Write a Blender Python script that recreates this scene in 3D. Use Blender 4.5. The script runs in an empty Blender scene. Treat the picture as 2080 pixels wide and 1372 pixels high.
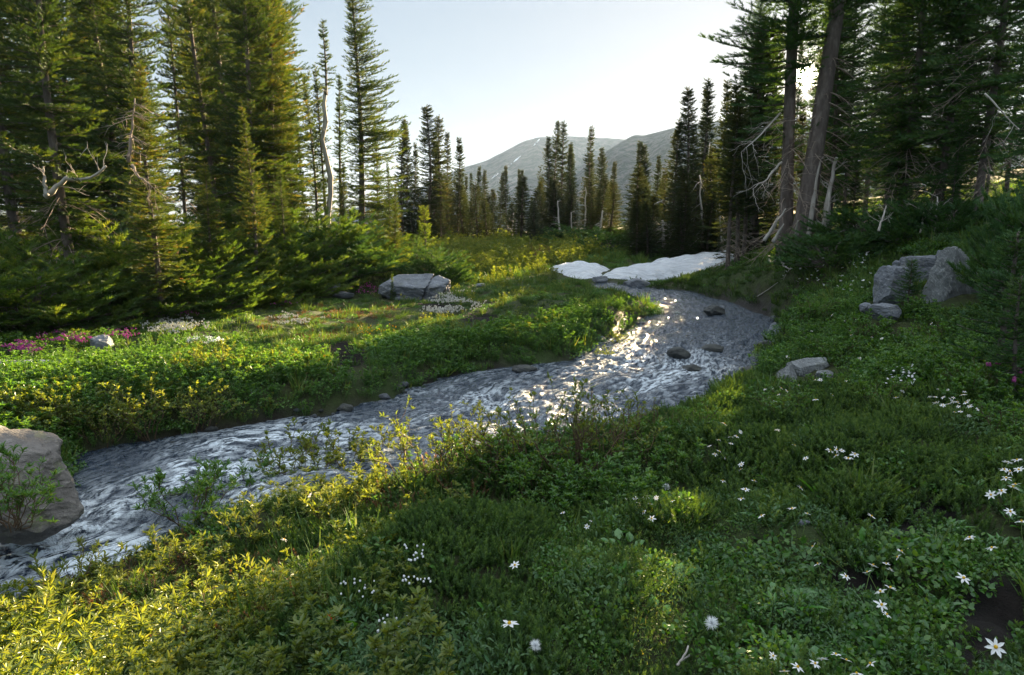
import bpy, bmesh, math, random
import numpy as np
from mathutils import Vector, Matrix

scene = bpy.context.scene
R_ = math.radians
# ------------------------------------------------------------------ camera
FOC, CX, CY, HOR = 1387.0, 1040.0, 686.0, 460.0       # photo pixels
EYE = np.array([0.0, 0.0, 1.7])
PITCH = math.atan((CY - HOR) / FOC)
FWD = np.array([0, math.cos(PITCH), -math.sin(PITCH)])
UP = np.array([0, math.sin(PITCH), math.cos(PITCH)])
RGT = np.array([1.0, 0, 0])
cam_d = bpy.data.cameras.new("camera"); cam = bpy.data.objects.new("camera", cam_d)
scene.collection.objects.link(cam); scene.camera = cam
cam_d.sensor_width = 36.0; cam_d.lens = 36.0 * FOC / 2080.0
cam_d.clip_start = 0.05; cam_d.clip_end = 12000
cam.location = EYE; cam.rotation_euler = (math.pi / 2 - PITCH, 0, 0)

def ray(px, py):
    d = FWD + RGT * ((px - CX) / FOC) + UP * ((CY - py) / FOC)
    return d
def at(px, py, Y):
    """point on the line of sight through a photo pixel at world distance y = Y"""
    d = ray(px, py); return EYE + d * (Y / d[1])
def project(P):
    q = np.asarray(P, float) - EYE
    f = q @ FWD
    return CX + FOC * (q @ RGT) / f, CY - FOC * (q @ UP) / f, f

# ------------------------------------------------------------------ light
SUN = ray(1633, 155); SUN = SUN / np.linalg.norm(SUN)
SUN_EL = math.asin(SUN[2]); SUN_AZ = math.atan2(SUN[0], SUN[1])
EXPOSURE = 3.2
SKY_STRENGTH = 0.06
SUN_STRENGTH = 5.0
SKY_FILL = 2.6
SKY_GAMMA = 0.3
SKY_GAIN = 0.8
HAZE = 9e-05
scene.view_settings.view_transform = 'Standard'
scene.view_settings.look = 'None'
scene.view_settings.exposure = EXPOSURE
scene.view_settings.gamma = 1.0
scene.view_settings.use_curve_mapping = False

world = bpy.data.worlds.new("World"); scene.world = world; world.use_nodes = True
wn, wl = world.node_tree.nodes, world.node_tree.links
wn.clear()
w_out = wn.new('ShaderNodeOutputWorld'); w_bg = wn.new('ShaderNodeBackground')
sky = wn.new('ShaderNodeTexSky'); sky.sky_type = 'NISHITA'; sky.sun_disc = False
sky.sun_elevation = SUN_EL; sky.sun_rotation = SUN_AZ
sky.altitude = 1600; sky.air_density = 1.0; sky.dust_density = 1.2; sky.ozone_density = 2.0
tc = wn.new('ShaderNodeTexCoord')
dot = wn.new('ShaderNodeVectorMath'); dot.operation = 'DOT_PRODUCT'
nrm = wn.new('ShaderNodeVectorMath'); nrm.operation = 'NORMALIZE'
wl.new(tc.outputs['Generated'], nrm.inputs[0]); wl.new(nrm.outputs[0], dot.inputs[0])
dot.inputs[1].default_value = SUN
def glow(power, gain, col):
    mx = wn.new('ShaderNodeMath'); mx.operation = 'MAXIMUM'; mx.inputs[1].default_value = 0
    wl.new(dot.outputs['Value'], mx.inputs[0])
    p = wn.new('ShaderNodeMath'); p.operation = 'POWER'; p.inputs[1].default_value = power
    wl.new(mx.outputs[0], p.inputs[0])
    m = wn.new('ShaderNodeMath'); m.operation = 'MULTIPLY'; m.inputs[1].default_value = gain
    wl.new(p.outputs[0], m.inputs[0])
    c = wn.new('ShaderNodeVectorMath'); c.operation = 'SCALE'; c.inputs[0].default_value = col
    wl.new(m.outputs[0], c.inputs['Scale']); return c.outputs[0]
def vadd(a, b):
    n = wn.new('ShaderNodeVectorMath'); n.operation = 'ADD'; wl.new(a, n.inputs[0]); wl.new(b, n.inputs[1]); return n.outputs[0]
hsv = wn.new('ShaderNodeHueSaturation'); hsv.inputs['Saturation'].default_value = 1.35

# soften the range between the sky round the sun and the sky overhead
gm_ = wn.new('ShaderNodeGamma'); gm_.inputs['Gamma'].default_value = SKY_GAMMA; wl.new(sky.outputs[0], gm_.inputs[0])
gs_ = wn.new('ShaderNodeVectorMath'); gs_.operation = 'SCALE'; gs_.inputs['Scale'].default_value = SKY_GAIN; wl.new(gm_.outputs[0], hsv.inputs['Color']); wl.new(hsv.outputs[0], gs_.inputs[0])
# extra sky brightness added overhead, above the view, to lift the shade
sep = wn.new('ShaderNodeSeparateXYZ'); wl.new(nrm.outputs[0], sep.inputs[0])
sky_fill = wn.new('ShaderNodeMapRange'); sky_fill.interpolation_type = 'SMOOTHSTEP'
sky_fill.inputs['From Min'].default_value = .38; sky_fill.inputs['From Max'].default_value = .85
sky_fill.inputs['To Min'].default_value = 0; sky_fill.inputs['To Max'].default_value = SKY_FILL
wl.new(sep.outputs['Z'], sky_fill.inputs['Value'])
vs_ = wn.new('ShaderNodeVectorMath'); vs_.operation = 'SCALE'; vs_.inputs[0].default_value = (.93, .97, .98); wl.new(sky_fill.outputs[0], vs_.inputs['Scale'])
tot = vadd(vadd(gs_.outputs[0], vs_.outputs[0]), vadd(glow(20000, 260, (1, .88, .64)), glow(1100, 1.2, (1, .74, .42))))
w_bg.inputs['Strength'].default_value = SKY_STRENGTH
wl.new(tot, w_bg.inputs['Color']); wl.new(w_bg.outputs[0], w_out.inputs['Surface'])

sun_d = bpy.data.lights.new("sun", 'SUN'); sun_d.energy = SUN_STRENGTH; sun_d.angle = R_(0.53)
sun_d.color = (1.0, 0.75, 0.43)
sun_o = bpy.data.objects.new("sun", sun_d); scene.collection.objects.link(sun_o)
sun_o.rotation_euler = Vector(SUN).to_track_quat('Z', 'Y').to_euler()
sun_o.location = (0, 0, 50)

scene.cycles.max_bounces = 6; scene.cycles.diffuse_bounces = 4; scene.cycles.glossy_bounces = 3
scene.cycles.transmission_bounces = 4; scene.cycles.volume_bounces = 0
scene.cycles.caustics_reflective = False; scene.cycles.caustics_refractive = False
scene.cycles.sample_clamp_indirect = 4.0; scene.cycles.sample_clamp_direct = 0.0
scene.cycles.use_denoising = True
scene.cycles.use_adaptive_sampling = False

# ------------------------------------------------------------------ helpers
def link(o, parent=None):
    scene.collection.objects.link(o)
    if parent is not None: o.parent = parent
    return o
def tag(o, label=None, cat=None, group=None, kind=None):
    if label: o['label'] = label
    if cat: o['category'] = cat
    if group: o['group'] = group
    if kind: o['kind'] = kind
    return o
def empty(name, loc, label, cat, group=None, rz=0.0, scale=(1, 1, 1), tilt=(0, 0)):
    o = bpy.data.objects.new(name, None); o.location = loc; o.rotation_euler = (tilt[0], tilt[1], rz); o.scale = scale
    o.empty_display_size = 0.2
    link(o); return tag(o, label, cat, group)
def mesh(name, V, F, mat=None, rnd=None, smooth=False, attrs=None):
    """V (n,3), F (m,3) or (m,4) int array, or a list of such arrays"""
    me = bpy.data.meshes.new(name)
    V = np.asarray(V, np.float32)
    Fs = F if isinstance(F, list) else [F]
    Fs = [np.asarray(f, np.int32) for f in Fs if len(f)]
    me.vertices.add(len(V)); me.vertices.foreach_set('co', V.ravel())
    nl = sum(f.size for f in Fs); nf = sum(len(f) for f in Fs)
    me.loops.add(nl); me.loops.foreach_set('vertex_index', np.concatenate([f.ravel() for f in Fs]))
    me.polygons.add(nf)
    tot_ = np.concatenate([np.full(len(f), f.shape[1], np.int32) for f in Fs])
    st = np.concatenate([[0], np.cumsum(tot_)[:-1]]).astype(np.int32)
    me.polygons.foreach_set('loop_start', st)
    me.polygons.foreach_set('use_smooth', np.full(nf, bool(smooth)))
    if rnd is not None:
        a = me.attributes.new('rnd', 'FLOAT', 'POINT'); a.data.foreach_set('value', np.asarray(rnd, np.float32))
    for k, v in (attrs or {}).items():
        a = me.attributes.new(k, 'FLOAT', 'POINT'); a.data.foreach_set('value', np.asarray(v, np.float32))
    me.update(calc_edges=True); me.validate()
    if mat: me.materials.append(mat)
    return me
def obj(name, me, parent=None):
    return link(bpy.data.objects.new(name, me), parent)

class MB:
    """collects tubes and raw pieces into one mesh"""
    def __init__(s): s.V = []; s.T = []; s.Q = []; s.R = []; s.n = 0
    def raw(s, V, T=None, Q=None, r=None):
        V = np.asarray(V, float)
        s.V.append(V)
        if T is not None and len(T): s.T.append(np.asarray(T) + s.n)
        if Q is not None and len(Q): s.Q.append(np.asarray(Q) + s.n)
        s.R.append(np.full(len(V), 0.5) if r is None else np.broadcast_to(r, len(V)))
        s.n += len(V)
    def tube(s, path, rad, sides=5, r=None, cap=True):
        path = np.asarray(path, float); n = len(path); rad = np.broadcast_to(rad, n)
        t = np.gradient(path, axis=0); t /= np.linalg.norm(t, axis=1)[:, None] + 1e-9
        ref = np.array([0, 0, 1.0]) if abs(t[0][2]) < .8 else np.array([1.0, 0, 0])
        a = np.cross(t, ref); a /= np.linalg.norm(a, axis=1)[:, None] + 1e-9
        b = np.cross(t, a)
        th = np.arange(sides) * 2 * math.pi / sides
        V = (path[:, None] + rad[:, None, None] * (np.cos(th)[None, :, None] * a[:, None] + np.sin(th)[None, :, None] * b[:, None])).reshape(-1, 3)
        i = np.arange(n - 1)[:, None] * sides; j = np.arange(sides)[None]; k = (j + 1) % sides
        Q = np.stack([i + j, i + k, i + sides + k, i + sides + j], -1).reshape(-1, 4)
        T = None
        if cap:
            V = np.vstack([V, path[-1], path[0]]); e = (n - 1) * sides
            T = [(e + q, e + (q + 1) % sides, n * sides) for q in range(sides)] + [((q + 1) % sides, q, n * sides + 1) for q in range(sides)]
        s.raw(V, T, Q, r)
    def mesh(s, name, mat, smooth=True):
        return mesh(name, np.vstack(s.V), [np.vstack(x) for x in (s.T, s.Q) if x], mat, np.concatenate(s.R), smooth)

def instance(tv, tf, P, D, S, rng, r=None, upbias=None, roll=True):
    """stamp a template (y axis along D, z roughly up) at every point"""
    P = np.asarray(P); D = np.asarray(D); N = len(P); S = np.broadcast_to(S, N)
    D = D / (np.linalg.norm(D, axis=1)[:, None] + 1e-9)
    U = np.tile([0, 0, 1.0], (N, 1)) + rng.normal(0, .35 if roll else .1, (N, 3))
    X = np.cross(D, U); X /= np.linalg.norm(X, axis=1)[:, None] + 1e-9
    Z = np.cross(X, D)
    V = P[:, None] + S[:, None, None] * (tv[None, :, 0:1] * X[:, None] + tv[None, :, 1:2] * D[:, None] + tv[None, :, 2:3] * Z[:, None])
    F = tf[None] + (np.arange(N) * len(tv))[:, None, None]
    rr = rng.random(N) if r is None else np.asarray(r)
    return V.reshape(-1, 3), F.reshape(-1, tf.shape[1]), np.repeat(rr, len(tv))

# noise
def _h(ix, iy, iz, seed):
    n = (ix.astype(np.int64) * 374761393 + iy.astype(np.int64) * 668265263 + iz.astype(np.int64) * 2147483647 + seed * 1274126177) & 0xffffffff
    n = ((n ^ (n >> 13)) * 1274126177) & 0xffffffff
    n = ((n ^ (n >> 16)) * 2246822519) & 0xffffffff
    return ((n ^ (n >> 15)) & 0xffffff) / float(0xffffff)
def noise3(x, y, z, seed=0):
    x, y, z = np.broadcast_arrays(np.asarray(x, float), y, z)
    ix, iy, iz = np.floor(x), np.floor(y), np.floor(z)
    fx, fy, fz = x - ix, y - iy, z - iz
    fx, fy, fz = [f * f * (3 - 2 * f) for f in (fx, fy, fz)]
    r = 0
    for a in (0, 1):
        for b in (0, 1):
            for c in (0, 1):
                w = (fx if a else 1 - fx) * (fy if b else 1 - fy) * (fz if c else 1 - fz)
                r = r + w * _h(ix + a, iy + b, iz + c, seed)
    return r * 2 - 1
def noise2(x, y, seed=0):
    x = np.asarray(x, float); y = np.asarray(y, float)
    ix, iy = np.floor(x), np.floor(y); fx, fy = x - ix, y - iy
    fx = fx * fx * (3 - 2 * fx); fy = fy * fy * (3 - 2 * fy); z = np.zeros_like(ix)
    a = _h(ix, iy, z, seed); b = _h(ix + 1, iy, z, seed); c = _h(ix, iy + 1, z, seed); d = _h(ix + 1, iy + 1, z, seed)
    return ((a * (1 - fx) + b * fx) * (1 - fy) + (c * (1 - fx) + d * fx) * fy) * 2 - 1
def fbm2(x, y, oct=4, seed=0):
    s, a = 0, 1.0
    for k in range(oct): s = s + a * noise2(x * 2 ** k, y * 2 ** k, seed + k); a *= .5
    return s
def fbm3(x, y, z, oct=4, seed=0):
    s, a = 0, 1.0
    for k in range(oct): s = s + a * noise3(x * 2 ** k, y * 2 ** k, z * 2 ** k, seed + k); a *= .5
    return s
def sstep(a, b, x):
    t = np.clip((x - a) / (b - a), 0, 1); return t * t * (3 - 2 * t)

# ------------------------------------------------------------------ materials
class NT:
    def __init__(s, name):
        s.m = bpy.data.materials.new(name); s.m.use_nodes = True
        s.n = s.m.node_tree.nodes; s.l = s.m.node_tree.links; s.n.clear()
        s.out = s.n.new('ShaderNodeOutputMaterial')
    def new(s, t, **kw):
        o = s.n.new(t)
        for k, v in kw.items():
            if k in o.inputs: o.inputs[k].default_value = v
            else: setattr(o, k, v)
        return o
    def lk(s, a, b): s.l.new(a, b)
    def ramp(s, fac, stops):
        r = s.n.new('ShaderNodeValToRGB'); e = r.color_ramp.elements
        while len(e) < len(stops): e.new(.5)
        for el, (p, c) in zip(e, stops): el.position = p; el.color = (*c, 1)
        s.lk(fac, r.inputs[0]); return r.outputs[0]
    def noise(s, scale, detail=4, rough=.55, vec=None, dist=0):
        t = s.n.new('ShaderNodeTexNoise'); t.inputs['Scale'].default_value = scale
        t.inputs['Detail'].default_value = detail; t.inputs['Roughness'].default_value = rough
        t.inputs['Distortion'].default_value = dist
        if vec is not None: s.lk(vec, t.inputs['Vector'])
        return t.outputs['Fac']
    def coord(s, which='Object', scale=None):
        c = s.n.new('ShaderNodeTexCoord').outputs[which]
        if scale:
            m = s.n.new('ShaderNodeMapping'); m.inputs['Scale'].default_value = scale; s.lk(c, m.inputs[0]); c = m.outputs[0]
        return c
    def math(s, op, a, b=None):
        m = s.n.new('ShaderNodeMath'); m.operation = op
        for i, v in enumerate((a, b)):
            if v is None: continue
            if isinstance(v, (int, float)): m.inputs[i].default_value = v
            else: s.lk(v, m.inputs[i])
        return m.outputs[0]
    def mix(s, fac, a, b):
        m = s.n.new('ShaderNodeMix'); m.data_type = 'RGBA'
        for sock, v in ((m.inputs[0], fac), (m.inputs[6], a), (m.inputs[7], b)):
            if isinstance(v, (int, float)): sock.default_value = v
            elif isinstance(v, tuple): sock.default_value = (*v, 1)
            else: s.lk(v, sock)
        return m.outputs[2]
    def bump(s, h, strength=.5, dist=.02):
        b = s.n.new('ShaderNodeBump'); b.inputs['Strength'].default_value = strength; b.inputs['Distance'].default_value = dist
        s.lk(h, b.inputs['Height']); return b.outputs[0]

def leaf_mat(name, stops, trans=0.45, tint=(1.25, 1.15, .5), gloss=.06, grough=.45, var=.25):
    """leaf: diffuse + light passing through + a little gloss; colour varies leaf by leaf and plant by plant"""
    t = NT(name)
    a = t.new('ShaderNodeAttribute', attribute_name='rnd').outputs['Fac']
    oi = t.new('ShaderNodeObjectInfo').outputs['Random']
    f = t.math('ADD', t.math('MULTIPLY', a, 1 - var), t.math('MULTIPLY', oi, var))
    c = t.ramp(f, stops)
    tm = t.new('ShaderNodeVectorMath', operation='MULTIPLY'); t.lk(c, tm.inputs[0]); tm.inputs[1].default_value = tint
    d = t.new('ShaderNodeBsdfDiffuse'); t.lk(c, d.inputs[0])
    tr = t.new('ShaderNodeBsdfTranslucent'); t.lk(tm.outputs[0], tr.inputs[0])
    m = t.new('ShaderNodeMixShader'); m.inputs[0].default_value = trans; t.lk(d.outputs[0], m.inputs[1]); t.lk(tr.outputs[0], m.inputs[2])
    g = t.new('ShaderNodeBsdfGlossy', Roughness=grough); g.inputs[0].default_value = (.9, .95, 1, 1)
    m2 = t.new('ShaderNodeMixShader'); m2.inputs[0].default_value = gloss; t.lk(m.outputs[0], m2.inputs[1]); t.lk(g.outputs[0], m2.inputs[2])
    t.lk(m2.outputs[0], t.out.inputs[0]); return t.m
def simple_mat(name, stops, scale=6, rough=.85, bump=.4, bdist=.02, stretch=(1, 1, 1), spec=.2, detail=6):
    t = NT(name); v = t.coord('Object', stretch); n = t.noise(scale, detail, .6, v)
    p = t.new('ShaderNodeBsdfPrincipled', Roughness=rough); p.inputs['Specular IOR Level'].default_value = spec
    t.lk(t.ramp(n, stops), p.inputs['Base Color']); n2 = t.noise(scale * 3, 6, .65, v)
    t.lk(t.bump(t.math('ADD', n, n2), bump, bdist), p.inputs['Normal']); t.lk(p.outputs[0], t.out.inputs[0]); return t.m

M_FIR = leaf_mat('fir_needles', [(.0, (.016, .048, .016)), (.45, (.038, .085, .022)), (.78, (.085, .135, .030)), (.95, (.16, .17, .042)), (1., (.18, .115, .05))], .42, (1.55, 1.12, .38), .02)
M_FIRF = leaf_mat('distant_fir_needles', [(.0, (.016, .038, .018)), (.6, (.035, .062, .024)), (1., (.085, .095, .03))], .36, (1.6, 1.1, .45), .02)
M_FIRD = leaf_mat('dark_fir_needles', [(.0, (.022, .070, .024)), (.6, (.048, .115, .032)), (1., (.10, .175, .042))], .32, (1.4, 1.1, .5), .02)
M_KRUM = leaf_mat('young_fir_needles', [(.0, (.026, .072, .02)), (.5, (.062, .125, .028)), (1., (.145, .195, .045))], .50, (1.5, 1.2, .38), .02)
M_WILL = leaf_mat('willow_leaves', [(.0, (0.042, 0.131, 0.025)), (.5, (0.077, 0.189, 0.032)), (1., (0.154, 0.261, 0.046))], .5, (1.35, 1.15, .35), .035, .35)
M_WILLY = leaf_mat('yellow_willow_leaves', [(.0, (.07, .13, .025)), (.5, (.13, .19, .035)), (1., (.21, .24, .05))], .5, (1.4, 1.15, .35), .03, .4)
M_HEATH = leaf_mat('heather_leaves', [(.0, (.022, .062, .014)), (.45, (.055, .12, .022)), (.85, (.135, .22, .04)), (1., (.20, .18, .05))], .42, (1.35, 1.15, .4), .02)
M_HRED = leaf_mat('red_heather_leaves', [(.0, (0.070, 0.051, 0.016)), (.5, (0.140, 0.080, 0.025)), (1., (0.238, 0.102, 0.040))], .35, (1.3, 1.0, .5), .04)
M_GRASS = leaf_mat('grass_blades', [(.0, (.045, .11, .018)), (.5, (.08, .16, .028)), (1., (.18, .20, .06))], .42, (1.3, 1.15, .4), .03)
M_HERB = leaf_mat('herb_leaves', [(.0, (.03, .10, .02)), (.6, (.065, .16, .028)), (1., (.13, .23, .04))], .45, (1.3, 1.2, .35), .03, .35)
M_BROAD = leaf_mat('broad_leaves', [(.0, (.045, .16, .025)), (1., (.10, .26, .035))], .45, (1.3, 1.2, .35), .05, .3)
M_GREY = leaf_mat('grey_green_leaves', [(.0, (.04, .11, .04)), (1., (.11, .19, .08))], .35, (1.2, 1.1, .6), .02)
M_BARK = simple_mat('fir_bark', [(.25, (.05, .042, .038)), (.55, (.13, .11, .10)), (.8, (.24, .22, .20))], 9, .9, .9, .03, (1, 1, .35))
M_DEAD = simple_mat('weathered_dead_wood', [(.25, (.20, .18, .16)), (.6, (.40, .38, .35)), (.85, (.58, .56, .54))], 8, .8, .7, .015, (1, 1, .25))
M_DEADBR = simple_mat('bare_dead_twigs', [(.3, (.16, .125, .10)), (.7, (.32, .27, .23))], 8, .85, .3, .01)
M_STEM = simple_mat('shrub_stems', [(.3, (.06, .04, .03)), (.7, (.14, .095, .06))], 12, .8, .3, .01)
M_GSTEM = simple_mat('green_stems', [(.3, (.07, .12, .03)), (.7, (.12, .18, .05))], 12, .7, .2, .01)

def rock_mat(name, base, vein=(.5, .52, .55), dark=(.06, .065, .075), lichen=.25, scale=2.2, stretch=(1, 1, 2.6), rot=(.3, .5, .2)):
    t = NT(name); c = t.coord('Object')
    mp = t.new('ShaderNodeMapping'); mp.inputs['Rotation'].default_value = rot; mp.inputs['Scale'].default_value = stretch; t.lk(c, mp.inputs[0]); v = mp.outputs[0]
    n1 = t.noise(scale, 8, .62, v, .6); n2 = t.noise(scale * 7, 8, .7, v, .3); n3 = t.noise(26, 6, .7, c)
    col = t.ramp(n1, [(.28, tuple(x * .45 for x in base)), (.5, base), (.72, tuple(min(.6, x * 1.45) for x in base))])
    col = t.mix(t.ramp(n2, [(.55, (0, 0, 0)), (.68, (.7, .7, .7))]), col, vein)
    col = t.mix(t.ramp(n2, [(.26, (.9, .9, .9)), (.36, (0, 0, 0))]), col, dark)
    l = t.math('MULTIPLY', t.ramp(t.noise(5, 5, .7, c), [(.55, (0, 0, 0)), (.62, (1, 1, 1))]), lichen)
    col = t.mix(l, col, (.16, .17, .10))
    p = t.new('ShaderNodeBsdfPrincipled', Roughness=.72); p.inputs['Specular IOR Level'].default_value = .35
    t.lk(col, p.inputs['Base Color'])
    h = t.math('ADD', t.math('MULTIPLY', n1, 1.0), t.math('ADD', t.math('MULTIPLY', n2, .6), t.math('MULTIPLY', n3, .25)))
    t.lk(t.bump(h, .9, .05), p.inputs['Normal']); t.lk(p.outputs[0], t.out.inputs[0]); return t.m
M_ROCK = rock_mat('grey_schist', (.135, .15, .175), (.34, .36, .40))
M_ROCKW = rock_mat('warm_granite', (.15, .138, .13), (.34, .32, .29), (.03, .027, .025), .6, 2.4, (1, 1, 1.6))
M_ROCKL = rock_mat('pale_veined_schist', (.17, .185, .195), (.50, .52, .52), (.03, .035, .035), .15, 3.0, (3.2, 1, .5), (.1, .55, .2))
M_WETROCK = rock_mat('wet_dark_rock', (.05, .055, .055), (.10, .10, .10), (.02, .02, .02), .1)

# ground
t = NT('meadow_soil'); c = t.coord('Object')
n1 = t.noise(.9, 6, .6, c); n2 = t.noise(9, 8, .7, c); n3 = t.noise(60, 4, .7, c)
col = t.ramp(n2, [(.3, (.018, .016, .010)), (.48, (.035, .040, .015)), (.66, (.055, .075, .022)), (.85, (.10, .10, .04))])
col = t.mix(t.ramp(n1, [(.45, (0, 0, 0)), (.62, (.65, .65, .65))]), col, (.04, .075, .02))
col = t.mix(t.new('ShaderNodeAttribute', attribute_name='peat').outputs['Fac'], col, t.ramp(n2, [(.4, (.006, .005, .005)), (.7, (.018, .014, .012))]))
wet = t.new('ShaderNodeAttribute', attribute_name='wet').outputs['Fac']; col = t.mix(wet, col, t.ramp(n3, [(.35, (.010, .009, .008)), (.6, (.03, .026, .022)), (.75, (.07, .065, .06))]))
p = t.new('ShaderNodeBsdfPrincipled', Roughness=.95); t.lk(t.ramp(wet, [(0, (.95, .95, .95)), (1, (.35, .35, .35))]), p.inputs['Roughness']); p.inputs['Specular IOR Level'].default_value = .25
t.lk(col, p.inputs['Base Color']); t.lk(t.bump(t.math('ADD', n2, t.math('MULTIPLY', n3, .5)), 1, .06), p.inputs['Normal'])
t.lk(p.outputs[0], t.out.inputs[0]); M_SOIL = t.m
M_PEAT = simple_mat('dark_peat', [(.35, (.006, .005, .004)), (.6, (.014, .011, .009)), (.8, (.03, .024, .018))], 9, 1.0, .9, .03, spec=.05)
M_GRAVEL = simple_mat('scree_gravel', [(.35, (.07, .07, .07)), (.55, (.18, .18, .18)), (.75, (.33, .33, .33))], 14, .9, 1.0, .05)
# ------------------------------------------------------------------ terrain
def z_water(y):
    return np.interp(y, [2, 3.5, 5, 8, 12, 16, 20, 26, 40], [-1.0, -.86, -.72, -.52, -.30, -.10, .04, .14, .3])
def on_water(px, py):
    d = ray(px, py); Y = np.arange(1.5, 40, .01)
    z = EYE[2] + d[2] / d[1] * Y
    k = np.argmax(z < z_water(Y)); return at(px, py, Y[k])
BANK_FAR = [(-420, 1130), (-200, 1085), (0, 1040), (140, 1012), (178, 925), (260, 905), (350, 893), (450, 880), (560, 858), (680, 842), (800, 805), (900, 768), (1030, 748),
            (1180, 738), (1225, 695), (1290, 662), (1338, 636), (1300, 612), (1240, 594), (1196, 580)]
BANK_NEAR = [(1225, 575), (1275, 580), (1380, 592), (1480, 612), (1550, 642), (1578, 670), (1560, 700), (1530, 740), (1545, 775), (1500, 802), (1400, 842),
             (1365, 890), (1240, 930), (1100, 960), (960, 985), (800, 1000), (640, 1010), (480, 1040), (330, 1085), (230, 1130), (60, 1185), (-150, 1265), (-420, 1400)]
far_w = np.array([on_water(*p) for p in BANK_FAR])[:, :2]
near_w = np.array([on_water(*p) for p in BANK_NEAR])[:, :2]
def resample(p, n):
    d = np.concatenate([[0], np.cumsum(np.linalg.norm(np.diff(p, axis=0), axis=1))]); u = np.linspace(0, d[-1], n)
    return np.stack([np.interp(u, d, p[:, i]) for i in range(2)], 1)
def wobble(p, seed, amp):
    n = np.gradient(p, axis=0); n = np.stack([-n[:, 1], n[:, 0]], 1); n /= np.linalg.norm(n, axis=1)[:, None] + 1e-9
    return p + n * (amp * fbm2(p[:, 0] * 1.1, p[:, 1] * 1.1, 3, seed))[:, None]
poly = np.vstack([wobble(resample(far_w, 70), 1, .10), wobble(resample(near_w, 70), 2, .07)])
def sdf(P, poly):
    P = np.asarray(P, float); A = poly; B = np.roll(poly, -1, 0)
    d = np.full(len(P), 1e9); ins = np.zeros(len(P), bool)
    for a, b in zip(A, B):
        e = b - a; w = P - a; h = np.clip((w @ e) / (e @ e + 1e-12), 0, 1)
        d = np.minimum(d, np.linalg.norm(w - h[:, None] * e, axis=1))
        c = ((a[1] <= P[:, 1]) & (b[1] > P[:, 1])) | ((b[1] <= P[:, 1]) & (a[1] > P[:, 1]))
        xx = a[0] + (P[:, 1] - a[1]) / (b[1] - a[1] + 1e-12) * e[0]
        ins ^= c & (P[:, 0] < xx)
    return np.where(ins, -d, d)

SNOW_L = [(1108, 546, 25.5), (1140, 540, 27), (1200, 541, 27), (1250, 549, 25), (1232, 566, 22), (1205, 577, 20), (1165, 572, 20.8), (1125, 557, 23.5)]
SNOW_R = [(1190, 571, 20.6), (1222, 557, 23.6), (1260, 551, 25), (1330, 531, 28), (1400, 521, 29.5), (1490, 516, 30), (1512, 520, 29), (1492, 536, 25), (1490, 551, 22), (1440, 551, 22), (1400, 556, 21.5),
          (1330, 567, 20.8), (1270, 576, 20)]
SNOW_F = [(1488, 513, 31), (1530, 501, 33), (1558, 495, 34), (1566, 498, 33), (1545, 509, 31), (1505, 517, 30)]
ctl = [(0, 0, 0), (-3, 1, -.25), (3, 1, .12), (0, 2.4, -.05), (-2.2, 3, -.45), (-1.2, 4.3, -.38), (0, 5.0, -.30), (-3.2, 3.6, -.74), (-2.2, 3.9, -.66), (-1.6, 4.2, -.46), (-3, 2.4, -.5), (-1, 3, -.22), (1.2, 6, -.2), (2.4, 5, .03), (2.2, 7.3, -.08),
       (3.75, 8, .1), (4.95, 12, .10), (5.2, 9.3, .48), (5.8, 9.9, .72), (5.2, 7.2, .32), (4, 4, .38), (5, 2, .65), (7.6, 12, 1.45), (9, 9, 1.7), (6.7, 16, 1.18), (5.4, 16.5, .36),
       (4.9, 19, .16), (3.6, 18.6, .14), (-7.9, 10.5, -.05), (-5.4, 17, .02), (-3.2, 17.4, -.06), (-5, 12, -.08), (-4, 9, -.2), (-3, 7.4, -.28), (0, 11, -.10), (1, 13, -.02),
       (1.8, 15.5, .08), (-6, 6.4, -.3), (-10, 14, .1), (-12, 20, .5), (-20, 20, 1.0), (0, 60, .9), (-20, 50, 1.5), (20, 50, 2.8), (25, 25, 4.5), (15, 15, 3), (12, 5, 2.2), (40, 0, 4),
       (-30, 0, 0), (0, -20, .5), (-150, 150, 4), (0, 150, -3), (60, 150, 4), (150, 120, 25), (300, 0, 20), (-300, 0, 5), (0, -300, 0), (0, 1600, -10), (1600, 0, 10), (-1600, 0, 0), (0, -1600, 0),
       (1600, 1600, 0), (-1600, 1600, 0), (-1600, -1600, 0), (1600, -1600, 0), (0, 500, -10), (300, 500, -6), (-300, 500, -6), (7, 12, 1.1)]
for q in [(830, 560, 21), (900, 505, 40), (1100, 512, 36), (1450, 482, 36), (1300, 484, 42), (940, 560, 24), (1020, 580, 20), (1000, 530, 30), (1060, 545, 26),
          (1290, 500, 36), (1590, 500, 20), (1780, 600, 10.6), (1700, 660, 9.6), (1640, 560, 13.5), (700, 545, 19), (1500, 548, 17.5), (1540, 524, 18.5), (1470, 563, 18), (1565, 512, 19)] + SNOW_L + SNOW_R + SNOW_F:
    ctl.append(tuple(at(*q)))
ctl = np.array(ctl, float)
_d = np.linalg.norm(ctl[:, None, :2] - ctl[None, :, :2], axis=2)
_A = np.zeros((len(ctl) + 1,) * 2); _A[:-1, :-1] = -_d + np.eye(len(ctl)) * -.02; _A[-1, :-1] = 1; _A[:-1, -1] = 1
_w = np.linalg.solve(_A, np.concatenate([ctl[:, 2], [0]]))
def z_base(P):
    P = np.asarray(P, float); z = np.full(len(P), _w[-1])
    for c_, w_ in zip(ctl, _w[:-1]): z -= w_ * np.hypot(P[:, 0] - c_[0], P[:, 1] - c_[1])
    return z
def G0(px, py, h=0.0):
    d = ray(px, py); Y = np.arange(1.2, 60, .02); pts = EYE + d[None] * (Y / d[1])[:, None]
    k = np.argmax(pts[:, 2] < z_base(pts[:, :2]) + h); return pts[k]
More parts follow.
